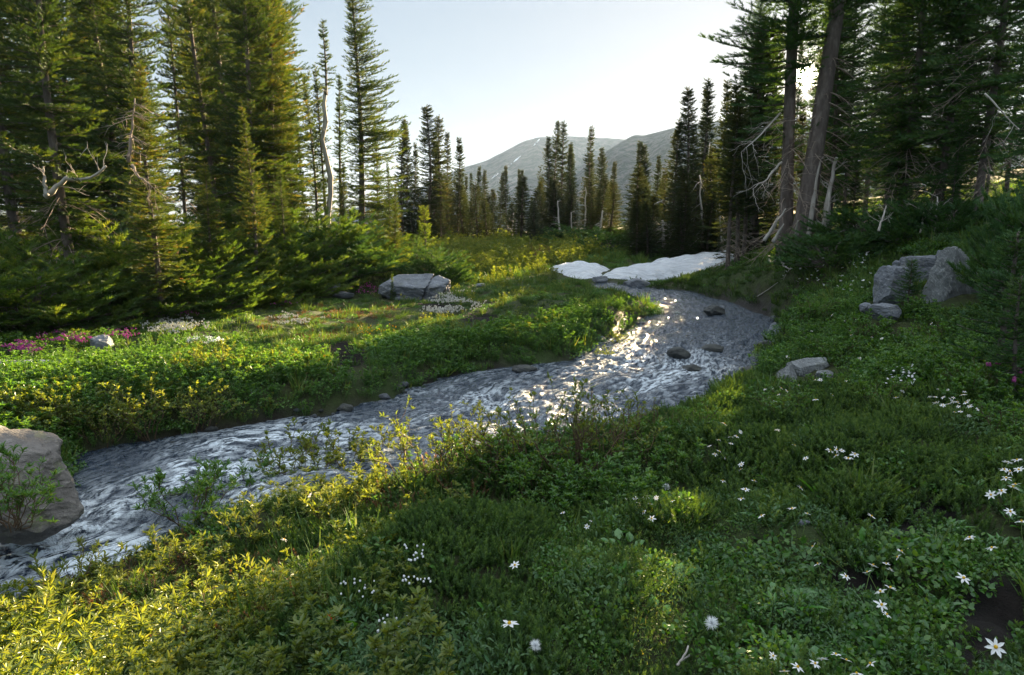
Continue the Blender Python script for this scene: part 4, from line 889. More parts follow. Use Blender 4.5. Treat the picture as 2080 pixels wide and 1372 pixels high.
for k, (a, b, Y, r0, nb, bl, dr, lab) in enumerate([
    ((1044, 500), (1053, 438), 41, .10, 4, .9, .3, 'pale snag whose top is broken over to the right'), ((1053, 438), (1082, 442), 41, .04, 2, .4, .3, 'broken-off pale top hanging level from the bent snag'),
    ((1039, 496), (1044, 432), 41.5, .06, 4, .7, .2, 'thin straight grey snag left of the bent snag'), ((1138, 498), (1133, 408), 40, .08, 6, 1.0, .5, 'thin white snag under the twin spires'),
    ((1140, 490), (1164, 488), 39.5, .03, 2, .4, .2, 'level white branch to the right of the thin white snag'), ((1087, 499), (1118, 496), 38, .05, 2, .5, .1, 'pale log lying level at the far meadow edge'),
    ((1164, 470), (1160, 432), 40, .07, 4, .5, .4, 'short crooked white snag right of the thin white snag'), ((1186, 470), (1189, 380), 41, .07, 7, 1.0, .7, 'leaning pale snag with side branches below the medium firs'),
    ((1222, 482), (1224, 428), 37, .10, 14, .9, .9, 'stubby brown snag bristling with drooping dead branches'), ((1235, 480), (1238, 432), 37.5, .07, 10, .7, .9, 'thinner snag right of the stubby bristling snag'),
    ((1280, 500), (1338, 452), 33, .08, 8, .8, .5, 'fallen grey trunk leaning up to the right by the valley gap'), ((1327, 418), (1374, 394), 33, .06, 5, .8, .8, 'broken trunk hung up slanting among the right grove edge'),
    ((1377, 484), (1374, 396), 30, .14, 26, 1.0, 1.2, 'thick grey snag covered with hanging dead twigs'), ((1389, 465), (1389, 398), 31, .08, 3, .5, .6, 'clean white upright snag right of the thick grey snag'),
    ((1434, 460), (1421, 356), 29.5, .07, 14, 1.0, 1.2, 'white snag leaning left in the right grove'), ((1448, 440), (1442, 290), 31, .07, 8, .8, .8, 'tall thin white snag in the middle of the right grove'),
    ((1350, 488), (1345, 448), 31, .12, 22, .9, .9, 'tangled grey root mass beside the fallen grey trunk'), ((1470, 470), (1462, 410), 29, .06, 18, .9, 1.3, 'grey mass of hanging twigs at the right of the white leaning snag')]):
    p0 = A(*a, Y); p1 = A(*b, Y)
    if k not in (1, 4, 11): p0[2] = min(p0[2], float(ground(p0[0], p0[1])) - .1) if k != 10 else p0[2]
    deadwood('dead_snag', lab, p0, p1, r0 * .9, r0 * .35, nb, bl, 600 + k, 'dead tree', G_S, droop=dr, amp=.12)
deadwood('crooked_fir', 'crooked whitish fir trunk with a thin living top, left of the tall separate fir', foot(A(683, 430, 25.5)[0], 25.5, .1), A(662, 180, 25.5), .11, .07, 10, .7, 640, 'fir tree', amp=.13, droop=.4)
tp = A(662, 182, 25.5); cf = [o for o in scene.objects if o.name.startswith('crooked_fir')][-1]
cr = fir(641, 3.0, .5, .0, .28, 5, 1, 'ragged', .25, M_FIR, .2, tr=.05); s_ = A(658, 48, 25.5)[2] - tp[2]
for nme, me in (('upper_trunk', cr[0]), ('crown', cr[1])):
    o = obj(nme, me, cf); o.location = tp - np.array(cf.location); o.scale = (s_ / 3,) * 3
deadwood('dead_branch', 'thick bleached dead branch lying crooked before the pale left trunk', A(92, 400, 12.2), A(215, 338, 12.0), .05, .018, 7, .5, 650, 'dead branch', up=.4, amp=.35)
deadwood('dead_branch', 'bleached dead stub rising left of the thick dead branch', A(96, 398, 12.1), A(88, 338, 12.1), .035, .012, 3, .3, 651, 'dead branch', amp=.4)
deadwood('dead_treetop', 'bare twiggy dead treetop in front of the shorter golden fir', A(262, 330, 11.9), A(274, 200, 11.9), .035, .008, 22, .5, 652, 'dead treetop', droop=.9, amp=.14, mat=M_DEADBR)
deadwood('dead_branch', 'drooping brown dead limb low on the shorter golden fir', A(268, 335, 11.7), A(318, 392, 11.5), .022, .005, 12, .4, 653, 'dead branch', droop=.5, amp=.2, mat=M_DEADBR)
deadwood('fallen_log', 'thin bleached log lying at the left edge below the purple heather', G(-140, 748, .05), G(165, 737, .06), .05, .035, 2, .2, 654, 'log', amp=.06)
deadwood('broken_snag', 'broken pale snag leaning right of the big trunks', foot(A(1664, 470, 15.4)[0], 15.4, .1), A(1700, 320, 15.6), .10, .03, 9, .5, 655, 'dead tree', amp=.12, droop=.2)
deadwood('broken_snag', 'second pale split stem at the foot of the broken snag', foot(A(1672, 468, 15.3)[0], 15.3, .1), A(1684, 390, 15.3), .06, .012, 3, .3, 656, 'dead tree', amp=.15)
deadwood('bark_strip', 'long bleached strip of dead wood up the right side of the leaning big trunk', foot(A(1640, 480, 15.35)[0], 15.35, .1), A(1672, 255, 15.6), .07, .02, 5, .4, 657, 'dead wood', amp=.10)
for k, (a, b, lab) in enumerate([((1566, 470), (1596, 424), 'upper bleached splinter at the foot of the twin trunks'), ((1570, 492), (1592, 455), 'middle bleached splinter at the foot of the twin trunks'), ((1552, 490), (1580, 440), 'leftmost dark splinter at the foot of the twin trunks'), ((1618, 478), (1621, 448), 'short splinter on the face of the leaning trunk')]):
    deadwood('wood_splinter', lab, A(*a, 15.4), A(*b, 15.2), .05, .012, 1, .15, 660 + k, 'dead wood', amp=.12)
deadwood('dead_branch', 'white forked dead branch lying on the bank below the big trunks', G(1562, 522, .12), G(1606, 548, .05), .035, .012, 4, .35, 665, 'dead branch', amp=.3)
deadwood('dead_stick', 'thin tan stick leaning on the dark heather bank', G(1538, 604, .02), G(1580, 574, .12), .012, .006, 0, .1, 666, 'stick', amp=.04)
deadwood('dead_branch', 'pale bare limb reaching left out of the twin trunks', A(1588, 330, 15.9), A(1528, 385, 15.2), .03, .006, 9, .5, 667, 'dead branch', droop=.4, amp=.2)
deadwood('dead_branch', 'grey fan of bare drooping limbs on the left of the twin trunks', A(1585, 230, 16), A(1505, 310, 15), .022, .004, 16, .6, 668, 'dead branch', droop=.5, amp=.06)
deadwood('dead_branch', 'pale curved dead limb at the right edge among the dark firs', A(2000, 190, 9.6), A(2070, 265, 9.4), .012, .005, 4, .4, 669, 'dead branch', amp=.2)
deadwood('dead_stick', 'bleached thin stick in the grass at the bottom edge', G(1375, 1352, .06), G(1398, 1312, .10), .005, .003, 1, .05, 670, 'stick', amp=.2)
deadwood('dead_stick', 'thin grey stick lying among low leaves left of the bottom centre', G(810, 1355, .05), G(850, 1330, .06), .004, .003, 0, .05, 671, 'stick', amp=.2)
for k, (a, b, lab) in enumerate([((1785, 470), (1800, 418), 'left pale hanging dead stem above the grey rocks'), ((1868, 475), (1878, 430), 'middle pale hanging dead stem above the grey rocks'), ((1898, 488), (1904, 400), 'right pale dead stem standing above the grey rocks'), ((1708, 472), (1770, 436), 'thin bare pole leaning right beneath the dark firs')]):
    deadwood('dead_sapling', lab, A(*a, 12.6 if k < 3 else 15), A(*b, 12.8 if k < 3 else 15), .022, .010, 5, .4, 680 + k, 'dead sapling', amp=.15, droop=.3)

# ------------------------------------------------------------------ ground cover
def leaf_t(w=.42, fold=.10, curl=-.10):
    V = np.array([(0, 0, 0), (-w / 2 * .8, .33, fold), (0, .35, 0), (w / 2 * .8, .33, fold), (-w / 2 * .75, .68, fold + curl * .4), (0, .70, curl * .4), (w / 2 * .75, .68, fold + curl * .4), (0, 1, curl)])
    F = np.array([(0, 2, 1), (0, 3, 2), (1, 2, 5), (1, 5, 4), (2, 3, 6), (2, 6, 5), (4, 5, 7), (5, 6, 7)]); return V, F
LEAF = leaf_t(); LEAFN = leaf_t(.26, .06, -.15); LEAFW = leaf_t(.8, .06, -.06)
NEEDLE = (np.array([(-.13, 0, 0), (.13, 0, 0), (0, 1, .1)]), np.array([(0, 1, 2)]))
BLADE = (np.array([(-.03, 0, 0), (.03, 0, 0), (-.024, .45, .02), (.024, .45, .02), (0, 1, -.12)]), np.array([(0, 1, 3), (0, 3, 2), (2, 3, 4)]))
def combine(parts):
    V = []; F = []; R = []; n = 0
    for v, f, r in parts: V.append(v); F.append(f + n); R.append(r); n += len(v)
    return np.vstack(V), np.vstack(F), np.concatenate(R)
def stem_strip(P, w):
    P = np.asarray(P); V = np.vstack([P + [w, 0, 0], P - [w * .5, w * .8, 0], P - [w * .5, -w * .8, 0]]); n = len(P); F = []
    for a in range(3):
        b = (a + 1) % 3
        for k in range(n - 1): F += [(a * n + k, b * n + k, b * n + k + 1), (a * n + k, b * n + k + 1, a * n + k + 1)]
    return V, np.array(F), np.full(len(V), .05)
def sprig(seed, ns, spread, H, leaf, lsize, nl, mat, name, rosette=.5, stem=.0022, lo=.35, tilt=.55, flat=False):
    """tuft of leafy stems"""
    rng = np.random.default_rng(seed); parts = []
    for _ in range(ns):
        a = rng.random() * 6.3; r = spread * math.sqrt(rng.random()); b = np.array([math.cos(a) * r, math.sin(a) * r, -.03]); h = H * rng.uniform(.55, 1.1)
        ln = rng.normal(0, tilt, 2) * h * .5; tp = b + np.array([ln[0], ln[1], h + .03]); t_ = np.linspace(0, 1, 5)[:, None]
        P = b + (tp - b) * t_ + np.array([ln[0], ln[1], 0]) * (t_ * t_ - t_) * .6
        parts.append(stem_strip(P, stem))
        f = np.concatenate([rng.uniform(lo, 1, int(nl * (1 - rosette))), rng.uniform(.9, 1, max(3, int(nl * rosette)))])
        L = np.stack([np.interp(f, t_[:, 0], P[:, c_]) for c_ in range(3)], 1); az = np.arange(len(f)) * 2.4 + rng.random() * 6
        el = np.where(f > .9, rng.uniform(.25, 1.1, len(f)), rng.uniform(-.1, .7, len(f)))
        D = np.stack([np.cos(az) * np.cos(el), np.sin(az) * np.cos(el), np.sin(el)], 1)
        parts.append(instance(*leaf, L, D, lsize * rng.uniform(.55, 1.15, len(f)), rng, r=np.clip(rng.beta(2, 2, len(f)) * .8 + (f > .93) * .2, 0, 1)))
    V, F, R = combine(parts); return bpy.data.objects.new(name, mesh(name, V, F, mat, R))
def heath(seed, mat, name, ns=20, H=.12, spread=.12, nn=60, nl=.021):
    rng = np.random.default_rng(seed); parts = []
    for _ in range(ns):
        a = rng.random() * 6.3; r = spread * math.sqrt(rng.random()); b = np.array([math.cos(a) * r, math.sin(a) * r, -.02]); h = H * rng.uniform(.6, 1.15) * (1.1 - .4 * r / spread)
        tp = b + np.array([rng.normal(0, .22) * h + math.cos(a) * r * .4, rng.normal(0, .22) * h + math.sin(a) * r * .4, h]); f = np.linspace(.15, 1, nn)
        L = b + (tp - b) * f[:, None]; az = np.arange(nn) * 2.4; D = np.stack([np.cos(az), np.sin(az), np.full(nn, .15) + f * .8], 1)
        parts.append(instance(*NEEDLE, L, D, nl * (1.2 - .5 * f) * rng.uniform(.8, 1.2, nn), rng, r=np.clip(rng.random() * .45 + .6 * f ** 3 * rng.uniform(.4, 1, nn), 0, 1)))
    V, F, R = combine(parts); return bpy.data.objects.new(name, mesh(name, V, F, mat, R))
def grasst(seed, mat, name, n=30, H=.2, spread=.07, lean=.5, w=1.0):
    rng = np.random.default_rng(seed); a = rng.random(n) * 6.3; r = spread * np.sqrt(rng.random(n)); P = np.stack([np.cos(a) * r, np.sin(a) * r, np.full(n, -.02)], 1)
    D = np.stack([np.cos(a), np.sin(a), np.zeros(n)], 1) * rng.uniform(.05, lean, n)[:, None] + rng.normal(0, .12, (n, 3)) + [0, 0, 1]
    V, F, R = instance(BLADE[0] * [w, 1, 1], BLADE[1], P, D, H * rng.uniform(.5, 1.15, n), rng); return bpy.data.objects.new(name, mesh(name, V, F, mat, R))
def rosettes(seed, leaf, mat, name, n=7, ls=.07, spread=.06, el=(.25, .9), H=.02):
    rng = np.random.default_rng(seed); a = np.arange(n) * 2.4 + rng.normal(0, .3, n); r = spread * np.sqrt(rng.random(n)); P = np.stack([np.cos(a) * r, np.sin(a) * r, rng.uniform(0, H, n)], 1)
    e = rng.uniform(*el, n); D = np.stack([np.cos(a) * np.cos(e), np.sin(a) * np.cos(e), np.sin(e)], 1)
    V, F, R = instance(*leaf, P, D, ls * rng.uniform(.6, 1.15, n), rng, roll=False); return bpy.data.objects.new(name, mesh(name, V, F, mat, R))
def carpet(seed, mat, name, n=260, spread=.16, H=.05, ls=.02, leaf=LEAFN):
    rng = np.random.default_rng(seed); a = rng.random(n) * 6.3; r = spread * np.sqrt(rng.random(n)); P = np.stack([np.cos(a) * r, np.sin(a) * r, rng.random(n) ** 1.5 * H * (1.1 - r / spread * .6)], 1)
    e = rng.uniform(.0, 1.2, n); z = rng.random(n) * 6.3; D = np.stack([np.cos(z) * np.cos(e), np.sin(z) * np.cos(e), np.sin(e)], 1)
    V, F, R = instance(*leaf, P, D, ls * rng.uniform(.6, 1.3, n), rng); return bpy.data.objects.new(name, mesh(name, V, F, mat, R))

PR = {
 'willow': [sprig(700 + k, 7, .10, .24, LEAF, .036, 26, M_WILL, 'willow_sprig') for k in range(4)],
 'willowy': [sprig(710 + k, 7, .10, .24, LEAF, .042, 24, M_WILLY, 'bright_willow_sprig') for k in range(4)],
 'lance': [sprig(715 + k, 6, .09, .26, LEAFN, .058, 22, M_WILLY, 'lance_willow_sprig') for k in range(3)],
 'heath': [heath(720 + k, M_HEATH, 'heather_clump') for k in range(4)],
 'redheath': [heath(730 + k, M_HRED, 'red_heather_clump', 18, .12) for k in range(2)],
 'grass': [grasst(740 + k, M_GRASS, 'grass_tuft') for k in range(3)],
 'tall': [grasst(745 + k, M_GRASS, 'tall_grass_tuft', 26, .30, .06, .55, .42) for k in range(2)],
 'herb': [carpet(750 + k, M_HERB, 'herb_carpet', 200, .16, .08, .024, LEAFW) for k in range(3)],
 'fern': [carpet(755 + k, M_GREY, 'grey_leaf_carpet', 260, .15, .09, .024, LEAF) for k in range(2)],
 'moss': [carpet(760 + k, M_HEATH, 'moss_carpet', 420, .17, .04, .016, NEEDLE) for k in range(2)],
 'broad': [rosettes(770 + k, LEAFW, M_BROAD, 'broad_leaf_plant', 8, .062, .06) for k in range(3)],
 'lily': [rosettes(780 + k, LEAFN, M_BROAD, 'lily_leaves', 6, .11, .03, (.2, .85)) for k in range(3)]}
def scatter(name, kind, pts, label=None):
    rng = np.random.default_rng(len(pts)); n = len(pts); protos = PR[kind]
    me = bpy.data.meshes.new(name); me.vertices.add(n); me.vertices.foreach_set('co', np.asarray(pts[:, :3], np.float32).ravel())
    rot = np.stack([rng.normal(0, .14, n), rng.normal(0, .14, n), rng.random(n) * 6.3], 1).astype(np.float32)
    a = me.attributes.new('rot', 'FLOAT_VECTOR', 'POINT'); a.data.foreach_set('vector', rot.ravel())
    a = me.attributes.new('scl', 'FLOAT', 'POINT'); a.data.foreach_set('value', pts[:, 3].astype(np.float32))
    a = me.attributes.new('pick', 'INT', 'POINT'); a.data.foreach_set('value', rng.integers(0, len(protos), n).astype(np.int32))
    ng = bpy.data.node_groups.new(name, 'GeometryNodeTree'); ng.interface.new_socket('Geometry', in_out='INPUT', socket_type='NodeSocketGeometry'); ng.interface.new_socket('Geometry', in_out='OUTPUT', socket_type='NodeSocketGeometry')
    gi = ng.nodes.new('NodeGroupInput'); go = ng.nodes.new('NodeGroupOutput'); jn = ng.nodes.new('GeometryNodeJoinGeometry')
    def attr(nm, ty):
        x = ng.nodes.new('GeometryNodeInputNamedAttribute'); x.data_type = ty; x.inputs['Name'].default_value = nm; return x.outputs['Attribute']
    r_, s_, p_ = attr('rot', 'FLOAT_VECTOR'), attr('scl', 'FLOAT'), attr('pick', 'INT')
    er = ng.nodes.new('FunctionNodeEulerToRotation'); ng.links.new(r_, er.inputs[0])
    for k, pr in enumerate(protos):
        oi = ng.nodes.new('GeometryNodeObjectInfo'); oi.inputs['Object'].default_value = pr; oi.inputs['As Instance'].default_value = True
        cp = ng.nodes.new('FunctionNodeCompare'); cp.data_type = 'INT'; cp.operation = 'EQUAL'; ng.links.new(p_, cp.inputs[2]); cp.inputs[3].default_value = k
        ip = ng.nodes.new('GeometryNodeInstanceOnPoints'); ng.links.new(gi.outputs[0], ip.inputs['Points']); ng.links.new(cp.outputs[0], ip.inputs['Selection'])
        ng.links.new(oi.outputs['Geometry'], ip.inputs['Instance']); ng.links.new(er.outputs[0], ip.inputs['Rotation']); ng.links.new(s_, ip.inputs['Scale']); ng.links.new(ip.outputs[0], jn.inputs[0])
    ng.links.new(jn.outputs[0], go.inputs[0])
    o = obj(name, me); md = o.modifiers.new('scatter', 'NODES'); md.node_group = ng; return tag(o, label, kind='stuff')

rng = np.random.default_rng(77)
def candidates(dens, y0, y1):
    P = []
    for a in np.arange(y0, y1, .5):
        w = .80 * (a + .5) + (2.6 if a < 14 else 1.0); n = rng.poisson(dens(a) * 2 * w * .5); P.append(np.stack([rng.uniform(-w, w, n), rng.uniform(a, a + .5, n)], 1))
    return np.vstack(P)
C = candidates(lambda y: 300 if y < 4 else 190 if y < 7 else 100 if y < 12 else 42 if y < 20 else 15, 1.3, 42)
cz = ground(C[:, 0], C[:, 1]); cd = bankdist(C[:, 0], C[:, 1])
ok = cd > .04 + .12 * np.clip(fbm2(C[:, 0] * 2.1, C[:, 1] * 2.1, 2, 99) + .2, 0, 1)
for sp in snow_polys: ok &= sdf(C, sp[:, :2]) > .15
for rx, ry, ra, rb in ROCKS: ok &= ((C[:, 0] - rx) / (ra + .08)) ** 2 + np.where(C[:, 1] < ry, (C[:, 1] - ry) / (rb + .45), (C[:, 1] - ry) / (rb + .1)) ** 2 > 1
C = C[ok]; cz = cz[ok]; cd = cd[ok]; qx, qy, qf = project(np.column_stack([C, cz]))
def blob(px, py, rx, ry, soft=.35): 
    d_ = np.sqrt(((qx - px) / rx) ** 2 + ((qy - py) / ry) ** 2); return sstep(1 + soft, 1 - soft, d_)
n1 = fbm2(C[:, 0] * 1.3, C[:, 1] * 1.3, 3, 91); n2 = fbm2(C[:, 0] * 2.6, C[:, 1] * 2.6, 2, 92); n3 = fbm2(C[:, 0] * .7, C[:, 1] * .7, 2, 93)
river_x = np.interp(C[:, 1], cen[::-1, 1] if cen[0, 1] > cen[-1, 1] else cen[:, 1], cen[::-1, 0] if cen[0, 1] > cen[-1, 1] else cen[:, 0])
nearside = ((C[:, 0] > river_x - .0) | (C[:, 1] < 4.3)) & (C[:, 1] < 26)           # our side of the stream
left = ~nearside
peat = np.zeros(len(C))
for px, py, rx, ry in [(a, b + 12, c_ * 1.1, d_ * 1.35) for a, b, c_, d_ in PEATPX]:
    peat = np.maximum(peat, blob(px, py, rx, ry, .25))
W = {k: np.zeros(len(C)) for k in PR}
s = nearside.astype(float); l = left.astype(float)
# our side
lit = sstep(1000, 700, qx) * s
W['willowy'] += lit * (.75 + .9 * n1); W['lance'] += lit * sstep(1120, 1200, qy) * .5 * (1 + n2) * sstep(500, 200, qx) + s * blob(480, 1010, 220, 60) * .9
W['heath'] += s * lit * .55 * sstep(-.1, .5, -n1) + s * (1.3 * blob(920, 1180, 260, 150) + 1.7 * blob(1720, 940, 430, 140) + .6 * blob(1150, 1000, 240, 80) + 1.0 * blob(1430, 590, 230, 50) + .7 * blob(1880, 760, 260, 140)) + s * (.42 + .3 * n1)
W['redheath'] += s * (.30 * blob(330, 1200, 280, 120) * (1 + 1.6 * n2) + .25 * blob(830, 985, 110, 70) + .15 * blob(1270, 930, 120, 50))
W['herb'] += s * (.22 * blob(1400, 1230, 380, 170) + .18 * blob(1800, 1250, 400, 200) + .6 * blob(1750, 700, 200, 110) * (.6 + n2) + .06)
W['fern'] += s * (.12 * (n2 > .2) + 1.2 * blob(900, 1340, 200, 70) + .5 * blob(1650, 1260, 120, 80) + .25 * blob(1500, 1100, 160, 120))
W['moss'] += s * (.9 * blob(1450, 1120, 240, 190) + .6 * blob(1300, 1280, 260, 120))
W['broad'] += s * (.04 + .55 * blob(1215, 1130, 90, 75) + .28 * blob(1520, 1260, 180, 120) + .4 * blob(1030, 1330, 90, 40) + .25 * blob(1560, 1000, 200, 60) * (n2 > .1))
W['lily'] += s * (.16 * blob(1800, 1180, 280, 200) + .15 * blob(1720, 1000, 120, 50) + .35 * blob(2030, 1020, 80, 150) + .2 * blob(1650, 1350, 200, 40) + .15 * blob(1700, 560, 180, 50))
W['grass'] += s * (.015 + .16 * blob(640, 1140, 160, 120) + .35 * blob(1660, 545, 120, 40)); W['tall'] += s * (.001 + .03 * blob(560, 1150, 160, 80) + .006 * blob(250, 1250, 250, 100))
W['willow'] += s * (.7 * blob(1150, 975, 260, 75) * (1 + n2) + .5 * blob(1840, 720, 230, 90) * (.8 + n1) + .6 * blob(1590, 730, 80, 40) + .5 * blob(2020, 780, 110, 120))
# far side
bankb = sstep(1.5, .6, cd) * l * sstep(610, 660, qy)
W['willow'] += 2.2 * bankb + l * blob(150, 770, 420, 75) * 1.1 + l * blob(650, 770, 280, 60) * .5
W['willowy'] += l * (1.6 * blob(300, 850, 270, 50) + .5 * blob(30, 860, 120, 40) + 1.4 * blob(1000, 530, 190, 45) + .4 * blob(480, 760, 150, 40) + .25 * blob(1000, 640, 160, 60))
W['grass'] += l * (.3 + .3 * blob(500, 800, 160, 60) + .5 * blob(950, 580, 150, 30)); W['herb'] += l * (.35 + .5 * n1)
W['moss'] += l * .9 * sstep(720, 640, qy); W['heath'] += l * (.9 * blob(1060, 615, 220, 50) + .35 * (n3 > .1))
W['redheath'] += l * (1.0 * blob(740, 642, 140, 22) * (n2 > -.15) + .5 * blob(620, 665, 110, 30) * (n2 > .0) + .5 * blob(330, 640, 120, 25) + .6 * blob(560, 615, 70, 14) + .9 * blob(1090, 523, 45, 18))
W['fern'] += l * (.8 * blob(920, 600, 110, 30) + .3 * blob(960, 655, 150, 30))
tot_ = sum(np.maximum(v, 0) for v in W.values()); kinds = list(W); Wm = np.stack([np.maximum(W[k], 0) for k in kinds], 1) / np.maximum(tot_, 1e-6)[:, None]
pick = (np.cumsum(Wm, 1) > rng.random(len(C))[:, None]).argmax(1)
blobs = np.maximum(blob(1430, 570, 270, 45), blob(1150, 580, 110, 28)); blobm = blob(120, 1150, 420, 90)
gapn = fbm2(C[:, 0] * 4.2, C[:, 1] * 4.2, 2, 95)
thin = .62 * sstep(-.02, .35, gapn) * s * sstep(8, 5, C[:, 1]) + .6 * lit * np.isin(pick, [kinds.index('willowy'), kinds.index('lance')]) * sstep(-.25, .15, n2) 
keep_ = (rng.random(len(C)) > .965 * peat) & (rng.random(len(C)) > thin)
NAMES = {'willow': 'low_green_willow', 'willowy': 'low_bright_willow', 'lance': 'narrow_leaved_willow', 'heath': 'green_heather', 'redheath': 'reddish_heather', 'grass': 'short_grass', 'tall': 'tall_grass',
         'herb': 'low_herbs', 'fern': 'grey_green_herbs', 'moss': 'moss', 'broad': 'round_leaved_herbs', 'lily': 'lily_leaves'}
far_s = np.interp(C[:, 1], [0, 5, 8, 14, 22, 40], [.85, .95, 1.0, 1.15, 1.6, 2.6])
for k, nm in enumerate(kinds):
    m_ = (pick == k) & keep_
    if m_.sum() < 3: continue
    sc = rng.uniform(.6, 1.35, m_.sum()) * (1 + .22 * n2[m_]) * far_s[m_]
    if nm in ('willow', 'willowy', 'lance'): sc *= np.where(left[m_], .95, .85) * np.interp(cd[m_], [0, .5], [.55, 1])
    sc *= np.where(left[m_] & (C[m_, 1] > 8.5) & (cd[m_] > 1.4) & (C[m_, 1] < 20), .62, 1.0) * np.interp(blobm[m_], [0, 1], [1, .6]) * np.interp(blobs[m_], [0, 1], [1, .72])
    scatter(NAMES[nm], nm, np.column_stack([C[m_], cz[m_], sc]), None)

# pebbles and small stones along the water's edge
PR['pebble'] = [bpy.data.objects.new('pebble', rock_mesh(950 + k, (1, .8, .55), M_WETROCK if k % 2 else M_ROCK, sub=3, cuts=6)) for k in range(4)]
E = candidates(lambda y: 90 if y < 9 else 40 if y < 14 else 16, 3.2, 20); ed = bankdist(E[:, 0], E[:, 1])
em = (ed > -.10) & (ed < .16) & (fbm2(E[:, 0] * 1.4, E[:, 1] * 1.4, 2, 98) > -.15); E = E[em]
scatter('bank_pebbles', 'pebble', np.column_stack([E, ground(E[:, 0], E[:, 1]) + .01, .012 + .06 * rng.random(len(E)) ** 2.2 * np.interp(E[:, 1], [4, 14], [1, 1.8])]))
# ------------------------------------------------------------------ willow shrubs
def willow(seed, H, Rr, nst, leaf, ls, per, mat, lo=.35, stem_r=.006):
    rng = np.random.default_rng(seed); wd = MB(); L = []; D = []; Rn = []
    for _ in range(nst):
        az = rng.random() * 6.3; b0 = np.array([math.cos(az), math.sin(az), 0]) * Rr * .25 * rng.random(); out = rng.uniform(.2, 1) * Rr
        tp = b0 + np.array([math.cos(az) * out, math.sin(az) * out, H * rng.uniform(.6, 1.05) * (1 - .35 * (out / Rr) ** 2)])
        P = crooked(b0 - [0, 0, .05], tp, 8, .35, rng); wd.tube(P, np.linspace(stem_r, .002, 8), 4, cap=False)
        tw = [(P, lo)]
        for _k in range(rng.integers(3, 6)):
            g = rng.integers(3, 7); v = (P[-1] - P[0]) / np.linalg.norm(P[-1] - P[0]) + rng.normal(0, .55, 3); v[2] = abs(v[2]); q = crooked(P[g], P[g] + v / np.linalg.norm(v) * H * rng.uniform(.18, .42), 5, .3, rng)
            wd.tube(q, np.linspace(stem_r * .45, .0015, 5), 3, cap=False); tw.append((q, .3))
        for q, l0 in tw:
            f = np.concatenate([rng.uniform(l0, 1, per // 2), rng.uniform(.88, 1, per - per // 2)]); x = np.linspace(0, 1, len(q))
            p_ = np.stack([np.interp(f, x, q[:, c_]) for c_ in range(3)], 1); a = np.arange(per) * 2.4 + rng.random() * 6; e = rng.uniform(0, 1.1, per)
            L.append(p_); D.append(np.stack([np.cos(a) * np.cos(e), np.sin(a) * np.cos(e), np.sin(e)], 1) + (q[-1] - q[0]) / np.linalg.norm(q[-1] - q[0]) * .4); Rn.append(np.clip(rng.beta(2, 2, per), 0, 1))
    P = np.vstack(L); V, F, R = instance(*leaf, P, np.vstack(D), ls * rng.uniform(.55, 1.15, len(P)), rng, r=np.concatenate(Rn))
    return wd.mesh('stems', M_STEM), mesh('foliage', V, F, mat, R)
def put_shrub(parts, p, label, group, rz, s=1.0, name='willow_shrub', cat='shrub'):
    e = empty(name, p, label, cat, group, rz, (s, s, s)); obj('stems', parts[0], e); obj('foliage', parts[1], e); return e
G_W = 'willow shrubs along the stream'
WS = [willow(800 + k, .62, .42, 11, LEAF, .040, 11, M_WILLY, .5) for k in range(3)]
WB = [willow(805 + k, .50, .22, 8, LEAF, .030, 3, M_WILLY, .8) for k in range(1)]
WD = [willow(810 + k, .55, .45, 16, LEAF, .045, 16, M_WILLY, .3) for k in range(2)]
WG = [willow(820 + k, .55, .48, 18, LEAFN, .06, 20, M_WILL, .3) for k in range(2)]
for k, (px, py, s_, v, lab) in enumerate([
    (860, 985, 1.0, 0, 'leafy yellow green willow at the near bank, leftmost of the sparse row over the water'), (935, 975, .95, 1, 'second sparse willow from the left in the row over the water'),
    (1010, 965, 1.0, 2, 'sparse willow at the middle of the row, twigs dark against the glitter'), (1085, 955, 1.05, 0, 'sparse willow just left of the orange tinted heather'),
    (1155, 950, 1.1, 1, 'tallest sparse willow of the row, leaves lit gold against the water'), (1225, 935, 1.0, 2, 'sparse willow right of the tallest one of the row'),
    (1290, 915, .8, 3, 'bare twiggy willow with few leaves beside the mossy point'), (1345, 885, .75, 3, 'thin bare willow twigs at the tip of the mossy point'), (1190, 948, 1.0, 3, 'bare tangled willow stems between the two leafiest shrubs of the row')]):
    P_ = G(px, py); parts = WS[v] if v < 3 else WB[0]; put_shrub(parts, P_ - [0, 0, .03], lab, G_W, k * 1.3, s_)
for k, (px, py, s_, lab) in enumerate([(300, 885, 1.05, 'bushy bright willow on the far bank above the dark pool'), (215, 895, .8, 'smaller bright willow left of the bushy one on the far bank'), (400, 868, .85, 'bright willow right of the bushy one on the far bank'), (60, 868, .8, 'bright willow behind the big left boulder'), (150, 872, .7, 'bright willow touching the top of the big left boulder'),
                                       (430, 770, .9, 'yellowish willow standing in the green left meadow'), (1225, 735, .45, 'small bright willow tuft hanging over the stream at the left bank tip'), (1255, 705, .5, 'reddish-stemmed willow tuft above the small bright one at the bank tip'), (690, 985, 1.15, 'dense bright willow on the near bank left of the sparse row'), (760, 990, 1.15, 'dense bright willow at the left end of the sparse row'), (600, 1010, 1.15, 'dense bright willow on the near bank right of the olive willow')]):
    put_shrub(WD[k % 2], G(px, py) - [0, 0, .03], lab, G_W, k * 1.7, s_)
